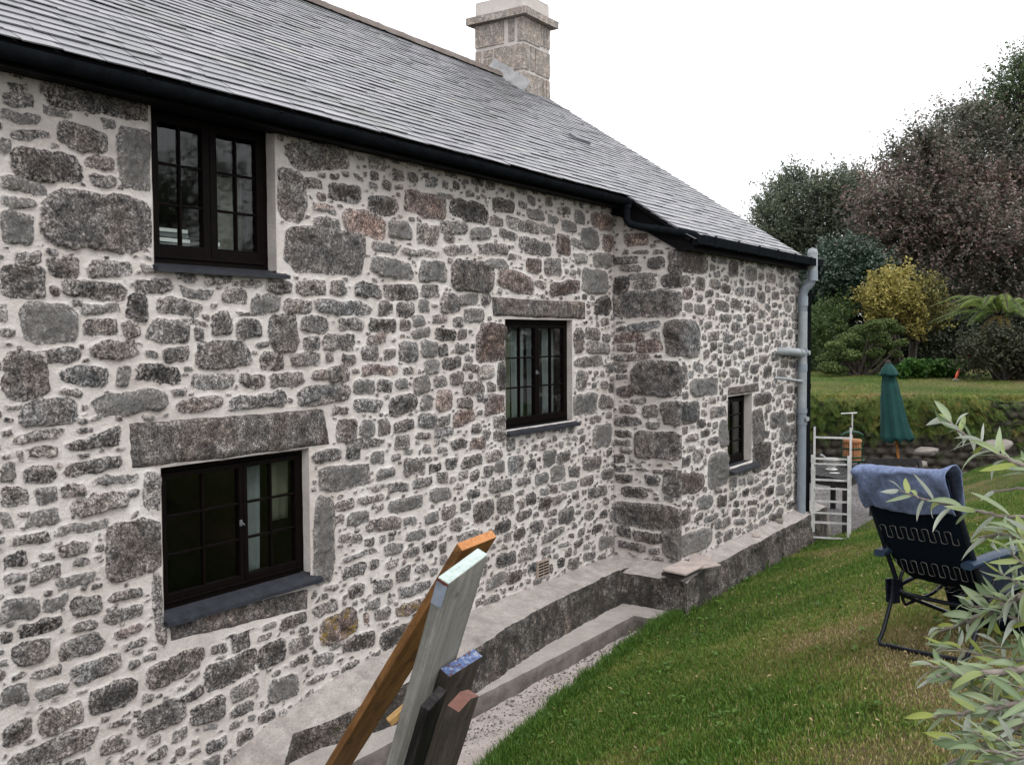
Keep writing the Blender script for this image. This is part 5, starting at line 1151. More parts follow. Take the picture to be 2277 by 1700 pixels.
tree('sycamore_tree', 'tall green tree at the right edge rising above the copper beech', 'tree', gbase(2300, 37),
     LB([(2200, 190, 40), (2175, 240, 52), (2130, 275, 42), (2230, 230, 62), (2215, 300, 66), (2290, 200, 110), (2300, 330, 110), (2250, 150, 40), (2340, 450, 110), (2205, 140, 22), (2165, 200, 22), (2115, 240, 22), (2230, 115, 16)], 37, 1.0), 46000, .13, ML['green'], 41, .26, 'trees beyond the upper lawn', twig=.9, hole=.38, hs=1.0)
tree('holly_bush', 'dark glossy evergreen bush beside the grey pipe, between the sycamore and the golden shrub', 'bush', gbase(1790, 31.5),
     LB([(1775, 600, 40), (1805, 560, 40), (1800, 635, 50), (1840, 610, 48), (1850, 560, 38), (1765, 660, 40), (1880, 590, 45), (1890, 640, 40)], 31.5, .9), 22000, .11, ML['holly'], 51, .09, 'shrubs behind the upper lawn', twig=.5, hole=.36, hs=.6)
def dens(name, label, lst, depth, n, ls, mat, seed, base, tr=.05, **kw):
    return tree(name, label, 'bush', gbase(base, depth), LB(lst, depth, kw.pop('dr', .5)), n, ls, mat, seed, tr, 'shrubs behind the upper lawn', limbs=False, **kw)
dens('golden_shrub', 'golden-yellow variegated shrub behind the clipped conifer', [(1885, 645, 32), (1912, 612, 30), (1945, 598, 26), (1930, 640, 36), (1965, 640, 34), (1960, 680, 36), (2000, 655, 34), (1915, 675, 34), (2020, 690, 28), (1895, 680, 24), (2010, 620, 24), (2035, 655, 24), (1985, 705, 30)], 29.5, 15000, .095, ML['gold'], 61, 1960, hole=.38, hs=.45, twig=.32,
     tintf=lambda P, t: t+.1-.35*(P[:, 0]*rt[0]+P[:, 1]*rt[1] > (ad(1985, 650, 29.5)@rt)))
dens('green_shrub', 'mid-green loose shrub behind the grey pipe, left of the clipped conifer', [(1762, 700, 34), (1790, 690, 38), (1815, 675, 30), (1770, 745, 34), (1800, 730, 30), (1752, 780, 30)], 29.5, 9000, .085, ML['midgreen'], 71, 1775, hole=.36, hs=.5, twig=.35)
dens('dark_shrub', 'dark shrub filling the gap between golden shrub and tree fern', [(1990, 740, 45), (2030, 730, 45), (2060, 760, 45), (1975, 780, 40), (2020, 790, 40), (2070, 720, 40), (2085, 790, 40), (2050, 690, 35), (1940, 770, 40), (1900, 800, 40), (1860, 800, 35)], 30.5, 16000, .12, ML['dark'], 81, 2030, hole=.25, hs=.6, twig=.4)
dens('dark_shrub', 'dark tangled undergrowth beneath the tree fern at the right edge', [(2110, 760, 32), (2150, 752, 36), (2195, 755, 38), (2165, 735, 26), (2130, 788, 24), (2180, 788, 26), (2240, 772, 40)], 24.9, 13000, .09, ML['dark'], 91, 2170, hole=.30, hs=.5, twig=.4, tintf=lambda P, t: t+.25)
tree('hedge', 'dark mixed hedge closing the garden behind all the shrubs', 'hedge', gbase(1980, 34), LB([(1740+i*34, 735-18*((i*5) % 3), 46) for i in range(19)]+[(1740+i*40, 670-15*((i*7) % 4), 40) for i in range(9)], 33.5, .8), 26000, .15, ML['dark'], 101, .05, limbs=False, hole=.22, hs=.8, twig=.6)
# ---- cloud-clipped conifer: flat pads of fine sprays on a low dark trunk
pads = [(1793, 795, 24), (1785, 775, 20), (1812, 768, 26), (1805, 748, 22), (1835, 735, 27), (1862, 716, 26), (1890, 703, 24), (1918, 700, 22), (1938, 712, 18), (1900, 728, 24), (1866, 748, 26), (1840, 768, 22), (1888, 762, 22), (1920, 745, 20), (1950, 740, 14), (1935, 765, 15), (1905, 782, 16), (1815, 800, 18), (1866, 785, 14)]
PL = LB(pads, 27.5, .7)
tree('clipped_conifer', 'low rounded green conifer clipped into cloud-like pads at the lawn edge', 'conifer', gbase(1860, 27.5), PL, 26000, .055, ML['conifer'], 111, .06, None, limbs=False, hole=.30, hs=.22, shell=.25, wl_=.7, flat=.55,
     tintf=lambda P, t: rng.normal(.5, .16, len(P))+.5*(fbm(P[:, 0]*4, P[:, 2]*6+P[:, 1]*2, 113, 3)-.5))
# ---- mound of round light-green leaves
PL = LB([(1950+i*13, 802-6*((i*5) % 3), 17) for i in range(11)]+[(1975+i*16, 790, 15) for i in range(6)], 26.2, .5)
tree('leafy_mound', 'low mound of bright round green leaves in front of the dark shrubs', 'plant', gbase(2015, 26.2), PL, 7000, .105, ML['lime'], 121, .02, None, limbs=False, hole=.2, hs=.3, wl_=.9, droop=.0, flat=.9)
# ---- tree fern
fb = np.array(gbase(2160, 25.6)); ftop = ad(2160, 682, 25.6); fern = empty('tree_fern', fb, 'tree fern with arching pale green fronds and a shaggy brown trunk', 'tree fern')
mb = MB(); mb.tube([fb-[0, 0, .1], fb*.5+ftop*.5+[.05, 0, 0], ftop-[0, 0, .05]], [.17, .14, .16], 12); at_base(mb.build('trunk', M['bark'], fern), fb)
def frond(c, ang, L, rise, drop, tint0, npin=40, pl=.26):
    V, Fq, T = [], [], []; dh = np.array([math.cos(ang), math.sin(ang), 0]); sd = np.array([-math.sin(ang), math.cos(ang), 0])
    f = lambda t: c+dh*L*t*(1-.12*t)+np.array([0, 0, rise*math.sin(min(1, t*1.3)*1.9)-drop*t*t])
    for k in range(npin):
        t = .10+.90*k/npin; p = f(t); tg_ = f(min(1, t+.03))-p; tg_ /= np.linalg.norm(tg_)
        l = pl*math.sin(math.pi*min(1, .12+t*.88))**.7*(1-.35*t)
        for s in (-1, 1):
            d = sd*s*.88+tg_*.45+np.array([0, 0, -.22]); d /= np.linalg.norm(d); w = pl*.055*(1-.4*t)
            b = len(V); V += [p-tg_*w, p+d*l*.5+tg_*w*1.2-[0, 0, .0], p+d*l-[0, 0, l*.18], p+d*l*.5-tg_*w*1.2]; Fq.append((b, b+1, b+2, b+3)); T += [tint0+rng.normal(0, .08)]*4
    return V, Fq, T, [f(t) for t in np.linspace(0, 1, 10)]
AV, AF, AT = [], [], []; mb = MB()
for k in range(36):
    dead = k >= 33; a = 2*math.pi*(k*.382)+rng.normal(0, .1)
    v_, f_, t_, st = frond(ftop, a, rng.uniform(1.4, 2.1) if not dead else rng.uniform(.7, 1.0), rng.uniform(.25, .75) if not dead else .10, rng.uniform(.30, .65) if not dead else 1.1, rng.uniform(.35, .65) if not dead else .93)
    b = len(AV); AV += v_; AF += [tuple(b+i for i in q) for q in f_]; AT += t_; mb.tube(st, [.018]+[.012]*8+[.003], 5)
at_base(mesh_np('fronds', AV, AF, ML['fern'], fern, {'tint': np.clip(AT, 0, 1)}), fb); at_base(mb.build('stalks', M['bark'], fern), fb)
# ---- ferns and ivy hanging over the wall: too many to count
AV, AF, AT = [], [], []
for k in range(1150):
    u = rng.uniform(1.0, wlen-.8); hgt = rng.uniform(.60, WZ+.06) if rng.random() < .85 else rng.uniform(.2, WZ)
    if rng.random() < .45 and u > wlen*.66: continue
    dens_ = fbm(u*.8, hgt, 131, 3)
    if dens_ < .30+.25*(hgt < .6): continue
    p = np.array([wl0[0], wl0[1], hgt])+wdir*u+wn*.08; ang = math.atan2(wn[1], wn[0])+rng.normal(0, .9)
    v_, f_, t_, st = frond(p, ang, rng.uniform(.32, .62), rng.uniform(.08, .28), rng.uniform(.12, .4), float(np.clip(rng.normal(.42+.30*(hgt/WZ-.6), .24), .0, .82)), 14, .15)
    b = len(AV); AV += v_; AF += [tuple(b+i for i in q) for q in f_]; AT += t_
tag(mesh_np('fern_cover', AV, AF, ML['fern'], attrs={'tint': np.clip(AT, 0, 1)}), 'yellow-green ferns hanging thickly over the top of the retaining wall', 'ferns', kind='stuff')
# ---- rocks edging the lawn and the bed, red pole, toy
rock('edging_rock', onZ(2060, 1003, .42), .20, 'long pale rock at the top corner of the lawn, left of the silver branch', sq=(1.7, 1.1, .38), seed=13, group='rocks edging the lawn')
rock('edging_rock', onZ(2048, 1032, .22), .14, 'flat pale rock halfway down the lawn edge behind the blue towel', sq=(1.2, .8, .5), seed=14, group='rocks edging the lawn')
rock('edging_rock', onZ(2040, 1056, .12), .15, 'lowest pale rock of the lawn edge beside the bench', sq=(1.2, .9, .5), seed=15, group='rocks edging the lawn')
rock('edging_rock', onZ(2215, 990, .60), .26, 'wide flat slab of rock behind the silver-leaved branch at the far lawn edge', sq=(2.2, 1, .34), seed=16, group='rocks edging the lawn')
rock('border_rock', ad(2178, 803, 25.6), .20, 'pale grey boulder left of its neighbour in the bed under the tree fern', sq=(1.1, 1, .8), seed=17, group='boulders in the fern bed')
rock('border_rock', ad(2212, 800, 25.4), .30, 'large white-grey boulder cut by the right edge of the picture', sq=(1.2, 1, .8), seed=18, group='boulders in the fern bed')
mb = MB(); a = ad(2088, 788, 26.9); b = ad(2097, 759, 26.9); a2 = a+(a-b)*1.1; mb.tube([a2, b], .018, 8); mb.tube([b, b+(b-a)*.05], .028, 8); tag(mb.build('red_pole', M['redplastic']), 'short red pole leaning at the right end of the leafy mound', 'pole')
tp = ad(2065, 824, 25.0); tp[2] = up_z(25)+.02; toy = empty('lawn_toy', tp, 'small orange-red toy with white fins lying on the upper lawn', 'toy')
mb = MB(); dd = np.array([rt[0]*.4, rt[1]*.4, 1.0]); dd /= np.linalg.norm(dd); mb.tube([tp+[0, 0, .06], tp+dd*.12+[0, 0, .05], tp+dd*.22+[0, 0, .05], tp+dd*.28+[0, 0, .05]], [.02, .045, .035, .01], 10); at_base(mb.build('body', M['toyred'], toy), tp)
for s in (-1, 0.2, 1): mb = MB(); mb.bar(tp+[0, 0, .07], tp+rdir*.14*s-[0, 0, .02]*1, .02, .012); at_base(mb.build('fin', M['china'], toy), tp)
# ---- trees standing behind the photographer (seen only in the window panes); the hedge is added to darken the reflections
tree('garden_tree', 'leafy tree on the near side of the garden, mirrored in the upper window', 'tree', (13.5, -15.5, 1.1), [(12+2.2*math.cos(k*1.3)+k*.35, -15.5+1.5*math.sin(k*2.1), 3.2+.55*(k % 7), 1.35) for k in range(14)], 16000, .13, ML['green'], 141, .2, hole=.40, hs=.8)
tree('hedge', 'unseen hedge added on the near side of the lawn to darken the window reflections', 'hedge', (9, -11.5, 1.1), [(3+k*1.25, -11.5+.3*math.sin(k*1.7), 2.0+.35*(k % 2), 1.15) for k in range(24)]+[(4+k*1.6, -11.8, 3.1+.3*(k % 3), 1.0) for k in range(18)], 26000, .17, ML['dark'], 151, .05, limbs=False, hole=.25, hs=.6)

# ------------------------------------------------------------------ garden recliner
CO = np.array([5.88, -3.28, 0]); CO[2] = float(lawn_z(CO[0], CO[1]))-.005
ca_ = R(121.6); CF = np.array([math.sin(ca_), math.cos(ca_), 0.]); cb_ = R(31.6); CW = np.array([math.sin(cb_), math.cos(cb_), 0.])
GSL = np.array([0, 0, 1.0])
def cz(f, w): p = CO+CF*f+CW*w; return float(lawn_z(p[0], p[1]))-CO[2]+.085*w
def cp(f, h, w): return CO+CF*f+CW*w+np.array([0, 0, h-.085*w])      # the chair stands square to the slope
CWD = -.605
rec = empty('recliner_chair', CO, 'navy folding recliner chair with dark tube frame seen from behind on the lawn', 'chair')
cbd = lambda mb, n, m: at_base(mb.build(n, M[m], rec), CO)
for w in (0, CWD):
    mb = MB(); mb.tube([cp(-.150, 1.04, w), cp(-.09, .855, w), cp(.121, .384, w), cp(.128, .35, w)], .0145, 10); cbd(mb, 'back_rail', 'tube')
    mb = MB(); mb.prism([cp(.060, .40, w+.018), cp(.110, .40, w+.018), cp(.118, .26, w+.018), cp(.068, .26, w+.018)], CW*.012); mb.prism([cp(.060, .40, w-.030), cp(.110, .40, w-.030), cp(.118, .26, w-.030), cp(.068, .26, w-.030)], CW*.012); cbd(mb, 'hinge_plate', 'tube')
    g0 = cz(0, w); mb = MB(); mb.tube([cp(.09, .36, w), cp(.085, .29, w), cp(.02, .10+g0*.6, w), cp(-.012, .045+g0, w), cp(-.010, .025+g0, w*.985-.01 if w == 0 else w+.012), cp(.0, .018+g0, w-.06 if w == 0 else w+.06)], .0125, 10); cbd(mb, 'leg', 'tube')
    g1 = cz(.62, w); mb = MB(); mb.tube([cp(.09, .36, w), cp(.16, .30, w), cp(.55, .06+g1, w), cp(.62, .02+g1, w)], .0125, 10); cbd(mb, 'leg', 'tube')
    mb = MB(); mb.tube([cp(.128, .354, w), cp(.24, .385, w), cp(.364, .41, w), cp(.78, .45, w)], .013, 10); cbd(mb, 'seat_rail', 'tube')
    mb = MB(); mb.tube([cp(.20, .50, w), cp(.15, .40, w), cp(.17, .27, w), cp(.19, .235, w), cp(.41, .275, w), cp(.52, .33, w)], .010, 8); cbd(mb, 'link', 'tube')
    mb = MB(); P = []
    for i in range(13):
        t_ = i/12; f = -.02+.50*t_; h = .562+.055*t_+.012*math.sin(math.pi*t_); wd_ = .046*(.75+.35*math.sin(math.pi*(.15+.8*t_))); th = .020
        P.append([cp(f, h+(th if abs(a) < .9 else th*.4)*(1 if b > 0 else -1)*(1 if abs(a) < .9 else 1), w+a*wd_) for a, b in ((-1, 1), (-.6, 1), (.6, 1), (1, 1), (1, -1), (.6, -1), (-.6, -1), (-1, -1), (-1, 1))])
    mb.grid(P); 
    for q in (P[0], P[-1]): mb.add(q[:-1], [tuple(range(8))])
    cbd(mb, 'armrest', 'arm')
    mb = MB(); mb.tube([cp(.40, .59, w), cp(.30, .40, w)], .009, 8); cbd(mb, 'arm_strut', 'tube')
mb = MB(); mb.tube([cp(.128, .35, 0), cp(.135, .325, -.012), cp(.15, .31, -.05), cp(.16, .30, CWD/2), cp(.15, .31, CWD+.05), cp(.135, .325, CWD+.012), cp(.128, .35, CWD)], .012, 10); cbd(mb, 'crossbar', 'tube')
mb = MB(); mb.tube([cp(0, .018+cz(0, -.05), -.05), cp(.0, .016+cz(0, -.2), -.2), cp(0, .016+cz(0, CWD+.2), CWD+.2), cp(0, .018+cz(0, CWD+.05), CWD+.05)], .0125, 10); cbd(mb, 'crossbar', 'tube')
mb = MB(); mb.tube([cp(.62, .02+cz(.62, 0), 0), cp(.63, .015+cz(.62, CWD/2), CWD/2), cp(.62, .02+cz(.62, CWD), CWD)], .0125, 10); cbd(mb, 'crossbar', 'tube')
mb = MB(); mb.tube([cp(-.150, 1.04, 0), cp(-.158, 1.055, -.03), cp(-.16, 1.06, CWD/2), cp(-.158, 1.055, CWD+.03), cp(-.150, 1.04, CWD)], .0145, 10); cbd(mb, 'top_bar', 'tube')
path = [(-.152, 1.03), (-.125, .95), (-.085, .855), (-.03, .74), (.02, .64), (.075, .545), (.15, .46), (.24, .405), (.34, .38), (.46, .40), (.60, .43), (.78, .46)]
def path_at(t):
    k = min(len(path)-2, int(t*(len(path)-1))); u = t*(len(path)-1)-k; return path[k][0]*(1-u)+path[k+1][0]*u, path[k][1]*(1-u)+path[k+1][1]*u
P = []
for i in range(45):
    f, h = path_at(i/44); row = []
    for j in range(17):
        u = j/16; w = -.022+(CWD+.036)*u; sag = .035*math.sin(math.pi*u)*(.4+.6*min(1, i/20))
        row.append(cp(f-.01+sag*.55, h-sag*(.5 if i > 25 else .15)+.004*vnoise(i*.5, j*.6, 3), w))
    P.append(row)
mb = MB(); mb.grid(P); o = cbd(mb, 'sling', 'navy'); o.modifiers.new('solid', 'SOLIDIFY').thickness = .012
def zig(h0, f0, n, amp, w0, w1, name='spring', lie=0.0):
    pts = []
    for i in range(n*10+1):
        u = i/(n*10); a = 2*math.pi*u*n; q = math.tanh(2.2*math.sin(a))/math.tanh(2.2); pts.append(cp(f0-amp*q*.42*(1-lie)+lie*amp*q, h0+amp*q*(1-lie*.8), w0+(w1-w0)*u+.010*math.sin(2*a)))
    mb = MB(); mb.tube(pts, .0020, 5); cbd(mb, name, 'wire')
zig(.70, -.035, 7, .036, -.03, CWD+.05); zig(.49, .085, 8, .038, .0, CWD+.02)
for k in range(3): zig(.355, .25+.13*k, 6, .03, -.02, CWD+.02, lie=1.0)
P = [[cp(.42+.02*math.sin(3*u)+.10*t_, .37-.27*t_, -.06+(CWD+.10)*u) for t_ in np.linspace(0, 1, 8)] for u in np.linspace(0, 1, 9)]
mb = MB(); mb.grid(P); o = cbd(mb, 'leg_rest', 'navy'); o.modifiers.new('solid', 'SOLIDIFY').thickness = .012
# blue towel over the headrest
P = []
for i in range(41):
    u = i/40; w = .024+(CWD-.044)*u; ear = .5+.5*abs(2*u-1)**3; rr = .026+.022*ear; row = []
    lowh = .828+.012*math.sin(u*9)+.012*(vnoise(u*7, 1, 9)-.5)
    prof = []
    for t_ in np.linspace(0, 1, 9): h = lowh+(1.035-lowh)*t_; f = np.interp(h, [.82, .855, .95, 1.04], [-.106, -.118, -.160, -.200]); prof.append((f-.004-.012*math.sin(math.pi*t_)*ear, h))
    for a in np.linspace(math.pi, 0, 9)[1:]: prof.append((-.155+(.045+rr*.4)*math.cos(a), 1.035+rr*math.sin(a)))
    for t_ in np.linspace(0, 1, 6)[1:]: prof.append((-.09+.03*t_, 1.035-.20*t_))
    for k, (f, h) in enumerate(prof):
        wr = .020*(fbm(u*9+k*.25, k*.35, 91, 4)-.5)+.007*math.sin(u*14-k*.9+2*math.sin(u*5))+.010*math.sin(u*22+k*.4)*(abs(2*u-1) > .72)
        row.append(cp(f+wr, h+wr*.8, w))
    P.append(row)
mb = MB(); mb.grid(P); tw = tag(mb.build('towel', M['denim']), 'faded blue towel draped over the top of the recliner', 'towel'); sm_ = tw.modifiers.new('solid', 'SOLIDIFY'); sm_.thickness = .008
ss = tw.modifiers.new('sub', 'SUBSURF'); ss.levels = 1; ss.render_levels = 1

# ------------------------------------------------------------------ timbers leaning in the foreground
def timber(name, label, Mpx, axy, da, e1px, th_px, depth, length, mats, cut=None, band=None):
    k = depth/F; a = np.array([*axy, da], float); a /= np.linalg.norm(a)
    e1 = np.array([e1px[0], e1px[1], 0.]); e1[2] = -(a[0]*e1[0]+a[1]*e1[1])/a[2]
    e2 = np.cross(e1, a); e2 = e2/np.linalg.norm(e2)*th_px
    if e2[2] < 0: e2 = -e2
    w3 = lambda v: rt*v[0]+up*v[1]+fw*v[2]
    Mw = at(Mpx[0], Mpx[1], depth); A, E1, E2 = w3(a), w3(e1)*k, w3(e2)*k
    n1 = 8; nl = 40; mb = MB()
    def pt(s, u, v):          # s from the top, u across the face, v through the thickness
        q = Mw-A*(s)+E1*u+E2*v
        if cut and u > .999: q = q-A*max(0, cut-s)
        return q
    n1v, n2v, av = E1/np.linalg.norm(E1), E2/np.linalg.norm(E2), A/np.linalg.norm(A)
    MW = Matrix(((n1v[0], n2v[0], av[0], Mw[0]), (n1v[1], n2v[1], av[1], Mw[1]), (n1v[2], n2v[2], av[2], Mw[2]), (0, 0, 0, 1)))
    MI = np.array(MW.inverted())
    L = [length*(i/nl) for i in range(nl+1)]
    rj = lambda s, b: .0022*(fbm(s*14, b*3.1, 33, 4)-.5)
    ring = [(0, 0), (.5, 0), (1, 0), (1, 1), (.5, 1), (0, 1)]
    V = []
    for s in L:
        for i, (u, v) in enumerate(ring):
            q = pt(s, u, v); c = Mw-A*s+E1*.5+E2*.5; d = q-c; V.append(q+d/np.linalg.norm(d)*rj(s, i))
    nr = len(ring)
    for i in range(nl):
        for j in range(nr):
            mi_ = 0
            if band and L[i] < band: mi_ = 2
            mb.add([V[i*nr+j], V[i*nr+(j+1) % nr], V[(i+1)*nr+(j+1) % nr], V[(i+1)*nr+j]], [(3, 2, 1, 0)], mi_)
    mb.add(V[:nr], [tuple(range(nr))], 1); mb.add(V[-nr:], [tuple(range(nr-1, -1, -1))], 0)
    mb.v = [tuple((MI @ np.array([*p, 1.]))[:3]) for p in mb.v]
    me_o = mb.build(name, mats); me_o.matrix_world = MW
    import bmesh
    bm = bmesh.new(); bm.from_mesh(me_o.data); bmesh.ops.remove_doubles(bm, verts=bm.verts, dist=1e-5); bmesh.ops.recalc_face_normals(bm, faces=bm.faces); bm.to_mesh(me_o.data); bm.free()
    b = me_o.modifiers.new('bevel', 'BEVEL'); b.width = .004; b.segments = 2; b.limit_method = 'ANGLE'; b.angle_limit = R(40)
    return tag(me_o, label, 'timber', 'timbers leaning together in the foreground')
Zb = lambda x, y: (700+x/3.004, 1150+y/3.004)
timber('leaning_board', 'long orange-brown board behind the pale scaffold board, reaching highest', Zb(985, 222), (.488, .873), -.80, (76.5, 20), 22, 3.6, 2.05, [M['orange'], M['orange_end']])
timber('scaffold_board', 'pale weathered scaffold board with white painted end, in the middle of the pile', Zb(895, 442), (.277, .96), -.49, (85, 43), 31, 3.0, 1.72, [M['pale'], M['whitepaint'], M['pale']])
timber('scaffold_board', 'dark brown board with chipped blue paint on its end, behind the short posts', Zb(900, 1062), (.31, .95), -.50, (72, 22), 30, 3.25, 1.35, [M['oldbeam'], M['blueend']])
timber('short_post', 'tarred black post with a ragged top, left of the red-topped post', Zb(765, 1290), (.28, .96), -.55, (36, 26), 24, 2.85, .95, [M['tarred'], M['tarred']])
timber('short_post', 'short grey-brown post with red-brown sawn top, nearest in the pile', Zb(962, 1300), (.27, .96), -.55, (50, 34), 30, 2.75, .95, [M['oldbeam'], M['redend']], cut=.045)
timber('pine_offcut', 'small fresh yellow pine batten poking out between orange and pale boards', Zb(470, 1338), (-.80, -.60), -.35, (9, -1.5), 17, 3.3, .22, [M['yellowpine'], M['yellowpine']])
# painted collar of the pale board: blue-grey paint below the white end (a thin strap round the board)
k = 3.0/F; a = np.array([.277, .96, -.49]); a /= np.linalg.norm(a); e1 = np.array([85, 43, 0.]); e1[2] = -(a[0]*85+a[1]*43)/a[2]; e2 = np.cross(e1, a); e2 = e2/np.linalg.norm(e2)*31
if e2[2] < 0: e2 = -e2
w3 = lambda v: rt*v[0]+up*v[1]+fw*v[2]
A, E1, E2 = w3(a), w3(e1)*k, w3(e2)*k; Mw = at(*Zb(895, 442), 3.0); n2 = E1/np.linalg.norm(E1)
mb = MB(); o1 = -n2*.0025
P = [[Mw+o1+E2*v-A*(s+.012*(vnoise(v*5, 3, 6)-.5)*(s > .05)) for v in np.linspace(.02, .98, 7)] for s in (.004, .05, .10)]
mb.grid(P); sb = [o for o in bpy.data.objects if o.name.startswith('scaffold_board')][0]; loc_ = lambda mb: setattr(mb, 'v', [tuple((np.array(sb.matrix_world.inverted()) @ np.array([*p, 1.]))[:3]) for p in mb.v]); bpy.context.view_layer.update(); loc_(mb); mb.build('paint_patch', M['bluegrey'], sb)
mb = MB(); P = [[Mw+o1*1.3+E2*v-A*(s+.006*(vnoise(v*9, 5, 6)-.5)*(s > .005)) for v in np.linspace(.0, 1, 7)] for s in (.002, .012)]
mb.grid(P); loc_(mb); mb.build('rust_line', M['rust'], sb)

# ------------------------------------------------------------------ silver-leaved shrub reaching in from the right, close to the camera
M['silver'] = m_leaf('silver_leaf', [(0, (.050, .088, .035)), (.35, (.13, .185, .088)), (.7, (.27, .33, .20)), (.85, (.20, .24, .05)), (1, (.29, .33, .08))], .5, .35, .3, back=(.46, .50, .43))
def leaf_mesh(base, d, nrm, L, Wd, curl, fold, tint, AV, AF, AT):
    d = d/np.linalg.norm(d); s = np.cross(d, nrm); s /= np.linalg.norm(s)+1e-9; n = np.cross(s, d); b = len(AV); NS = 7
    for i in range(NS+1):
        t = i/NS; ang = curl*t*t; c = base+d*L*(t-.18*abs(curl)*t**3)-n*L*.5*curl*t*t
        w = Wd*(math.sin(math.pi*min(1, .06+t**.85*.94))**.8 if t < 1 else 0.02)*(1 if t > .1 else .35)
        tw_ = (curl*1.3)*t*(1 if tint > .4 else -1); sv = s*math.cos(tw_)+n*math.sin(tw_); nv_ = n*math.cos(tw_)-s*math.sin(tw_)
        for sg in (-1, 0, 1): AV.append(c+sv*w*sg+nv_*w*fold*abs(sg)); AT.append(min(.8, tint+(.16 if sg == 0 else 0)+.10*(1-t)) if tint < .81 else tint)
    for i in range(NS):
        for j in (0, 1): q = b+i*3+j; AF.append((q, q+1, q+4, q+3))
P6 = lambda x, y: (1750+x*.2391, 900+y*.2391)
P7 = lambda x, y: (1877+x*.1816, 1100+y*.1816)
P8 = lambda x, y: (1877+x*.1816, 1400+y*.1816)
BR = [  # (pixels tip -> root, depth tip, depth root, tip leaf count, radius, leaf length)
 ([P6(1490, 130), P6(1560, 200), P6(1650, 275), P6(1850, 385), P6(2000, 480), P6(2203, 572), P6(2500, 700)], 2.15, 1.9, 'dense', .0055, .066),
 ([P6(1040, 790), P6(1150, 835), P6(1250, 865), P6(1450, 915), P6(1700, 972), P6(1900, 1010), P6(2203, 1050), P6(2500, 1080)], 2.2, 1.9, 'sparse', .0042, .074),
 ([P6(1930, 800), P6(2203, 772), P6(2500, 745)], 2.0, 1.9, 'bare', .005, .06),
 ([P6(1800, 1238), P6(2000, 1205), P6(2203, 1230), P6(2500, 1270)], 2.05, 1.85, 'half', .007, .07),
 ([P6(1990, 1140), P6(2100, 1180), P6(2250, 1290), P6(2450, 1420)], 1.95, 1.85, 'dense', .004, .06),
 ([P7(1180, 1660), P7(1450, 1570), P7(1700, 1465), P7(2000, 1330), P7(2203, 1215), P7(2500, 1000)], 2.05, 1.8, 'mid', .0085, .070),
 ([P8(1000, 420), P8(1350, 480), P8(1700, 510), P8(2203, 470), P8(2500, 440)], 1.95, 1.8, 'dense', .005, .072),
 ([P8(1120, 580), P8(1400, 560), P8(1560, 575), P8(1750, 535), P8(2203, 488), P8(2500, 470)], 1.9, 1.8, 'mid', .0085, .064),
 ([P8(1060, 1060), P8(1300, 1035), P8(1500, 1010), P8(1800, 950), P8(2090, 900), P8(2400, 830)], 1.85, 1.75, 'mid', .006, .066),
 ([P8(1250, 1670), P8(1560, 1500), P8(1740, 1400), P8(1960, 1270), P8(2203, 1120), P8(2500, 980)], 1.85, 1.7, 'mid', .0075, .066),
 ([P8(1300, 1340), P8(1600, 1440), P8(1900, 1500), P8(2300, 1540)], 1.75, 1.7, 'dense', .004, .066),
 ([P8(1500, 700), P8(1800, 800), P8(2100, 860), P8(2400, 900)], 1.9, 1.8, 'dense', .004, .064),
 ([P8(1750, 1180), P8(2000, 1240), P8(2250, 1290), P8(2500, 1320)], 1.8, 1.75, 'dense', .004, .064),
 ([P8(1800, 190), P8(2000, 220), P8(2203, 150), P8(2450, 60)], 1.95, 1.85, 'dense', .004, .060),
 ([P7(1700, 1230), P7(1950, 1280), P7(2203, 1400), P7(2400, 1500)], 1.95, 1.85, 'dense', .004, .06),
 ([P7(2050, 700), P7(2150, 800), P7(2300, 900), P7(2450, 1000)], 1.9, 1.85, 'dense', .004, .06),
 ([P7(1500, 1330), P7(1750, 1400), P7(2000, 1480), P7(2300, 1560)], 2.0, 1.85, 'mid', .0035, .064),
 ([P8(1250, 200), P8(1500, 260), P8(1800, 330), P8(2203, 380), P8(2500, 400)], 2.0, 1.85, 'mid', .0035, .066),
 ([P8(1650, 980), P8(1900, 1040), P8(2203, 1080), P8(2450, 1100)], 1.85, 1.75, 'dense', .0035, .062),
 ([P8(1550, 1250), P8(1850, 1330), P8(2150, 1400), P8(2450, 1440)], 1.75, 1.7, 'dense', .0035, .064),
 ([P7(1900, 950), P7(2050, 1040), P7(2250, 1150), P7(2450, 1250)], 1.95, 1.85, 'dense', .0035, .06),
 ([P8(2000, 640), P8(2150, 700), P8(2350, 780), P8(2500, 820)], 1.8, 1.75, 'dense', .0035, .06),
 ([P8(1700, 1620), P8(1950, 1600), P8(2200, 1560), P8(2500, 1500)], 1.7, 1.65, 'dense', .004, .062),
]
rootp = at(2560, 1950, 1.75); sbase = np.array([rootp[0], rootp[1], float(lawn_z(rootp[0], rootp[1]))])
shrub = empty('silver_shrub', sbase, 'silver-green leafy shrub reaching in from the right edge in front of everything', 'shrub')
AV, AF, AT = [], [], []; lrng = np.random.default_rng(77)
hub = at(2480, 1420, 1.85)
bx = MB(); bx.tube([sbase-[0, 0, .05], sbase*.6+hub*.4+[.02, .01, 0], hub], [.022, .018, .013], 8); at_base(bx.build('stem', M['twig'], shrub), sbase)
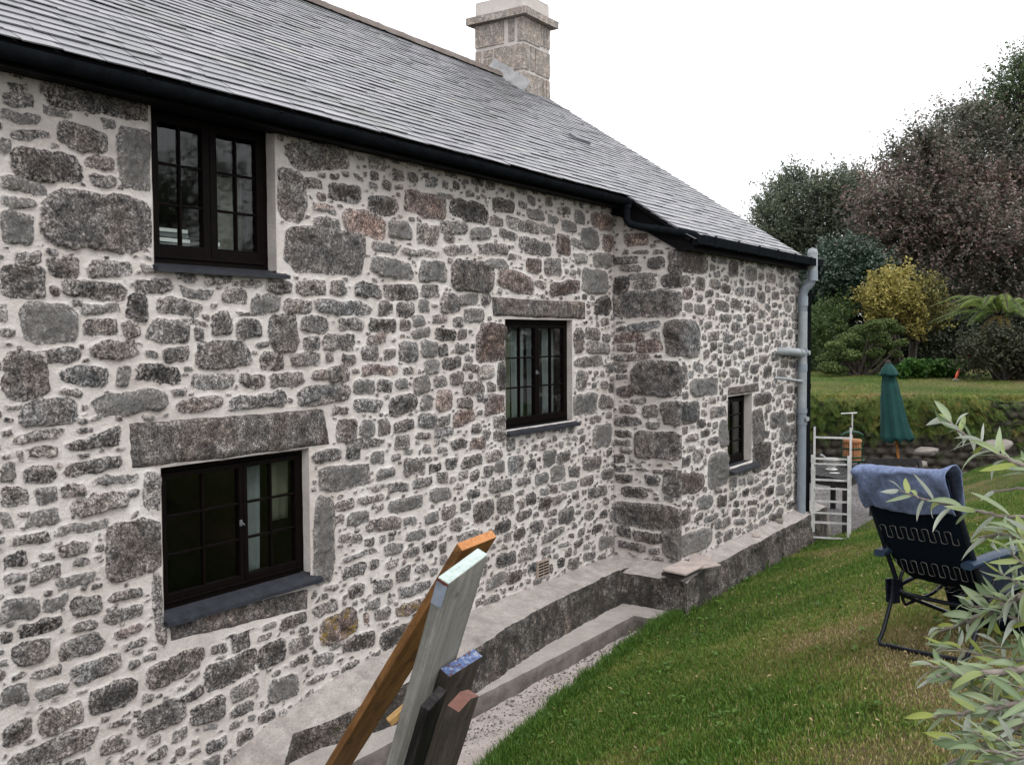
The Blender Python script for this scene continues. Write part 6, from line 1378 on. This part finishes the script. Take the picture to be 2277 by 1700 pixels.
for (pts, d0, d1, mode, rad, LL) in BR:
    n = len(pts); W3 = [at(p[0], p[1], d0+(d1-d0)*i/(n-1)) for i, p in enumerate(pts)]
    # smooth
    C = []
    for i in range(n-1):
        p0, p1, p2, p3 = W3[max(0, i-1)], W3[i], W3[i+1], W3[min(n-1, i+2)]
        for t in np.linspace(0, 1, 6)[:-1]: C.append(.5*((2*p1)+(p2-p0)*t+(2*p0-5*p1+4*p2-p3)*t*t+(3*p1-p0-3*p2+p3)*t**3))
    C.append(W3[-1]); C = np.array(C)
    full = np.vstack([C, [C[-1]*.4+hub*.6]])
    mb = MB(); m = len(full); mb.tube([p+lrng.normal(0, rad*.25, 3) for p in full], [rad*(.35+.65*i/(m-1)) for i in range(m)], 7); at_base(mb.build('branch', M['twig'], shrub), sbase)
    seg = np.linalg.norm(np.diff(C, axis=0), axis=1); cum = np.concatenate([[0], np.cumsum(seg)]); tot = cum[-1]
    step = {'dense': .0078, 'mid': .0100, 'half': .020, 'sparse': .020, 'bare': .16}[mode]; s = 0.0; k = 0
    while s < tot:
        i = min(np.searchsorted(cum, s, side='right')-1, len(C)-2); t = (s-cum[i])/max(seg[i], 1e-6); p = C[i]*(1-t)+C[i+1]*t
        tg_ = (C[i]-C[i+1]); tg_ /= np.linalg.norm(tg_)
        roll = k*2.4+lrng.normal(0, .4); a_ = np.cross(tg_, fw); a_ /= np.linalg.norm(a_); b_ = np.cross(tg_, a_)
        side = a_*math.cos(roll)+b_*math.sin(roll)*.75; sp = lrng.uniform(.45, 1.15) if s > .02 else lrng.uniform(.1, .5)
        d = tg_*math.cos(sp)+side*math.sin(sp); d = d+np.array([0, 0, lrng.normal(-.02, .12)])
        nrm = np.array([0, 0, 1.0])+lrng.normal(0, .45, 3)-fw*.35
        L = LL*lrng.uniform(.65, 1.25)*(.75 if s < .015 else 1); tt = float(np.clip(lrng.normal(.42, .2), 0, .8)) if lrng.random() > .12 else lrng.uniform(.82, 1)
        leaf_mesh(p, d, nrm, L, L*lrng.uniform(.080, .125), lrng.normal(.4, .6), lrng.uniform(.15, .6), tt, AV, AF, AT)
        s += step*lrng.uniform(.6, 1.4); k += 1
at_base(mesh_np('foliage', np.array(AV)-0, AF, M['silver'], shrub, {'tint': np.clip(AT, 0, 1)}, smooth=True), sbase)
# ---- a few weeds at the foot of the plinth
for (px, py, lab) in ((1700, 1275, 'yellow-green broad-leaved weed at the foot of the plinth, right one of the two'), (1655, 1290, 'small drooping weed at the foot of the plinth, left one of the two')):
    p = onY(px, py, -.97); p[2] = float(lawn_z(p[0], p[1])); AV, AF, AT = [], [], []
    for k in range(6): leaf_mesh(p, np.array([math.cos(k*2.2), math.sin(k*2.2)*.6-.2, lrng.uniform(.5, 1.3)]), np.array([0, -.6, .8]), lrng.uniform(.10, .20), .014, .5, .3, .35, AV, AF, AT)
    tag(mesh_np('weed', AV, AF, ML['lime'], None, {'tint': np.array(AT)*1.6}), lab, 'plant', 'weeds at the plinth foot')
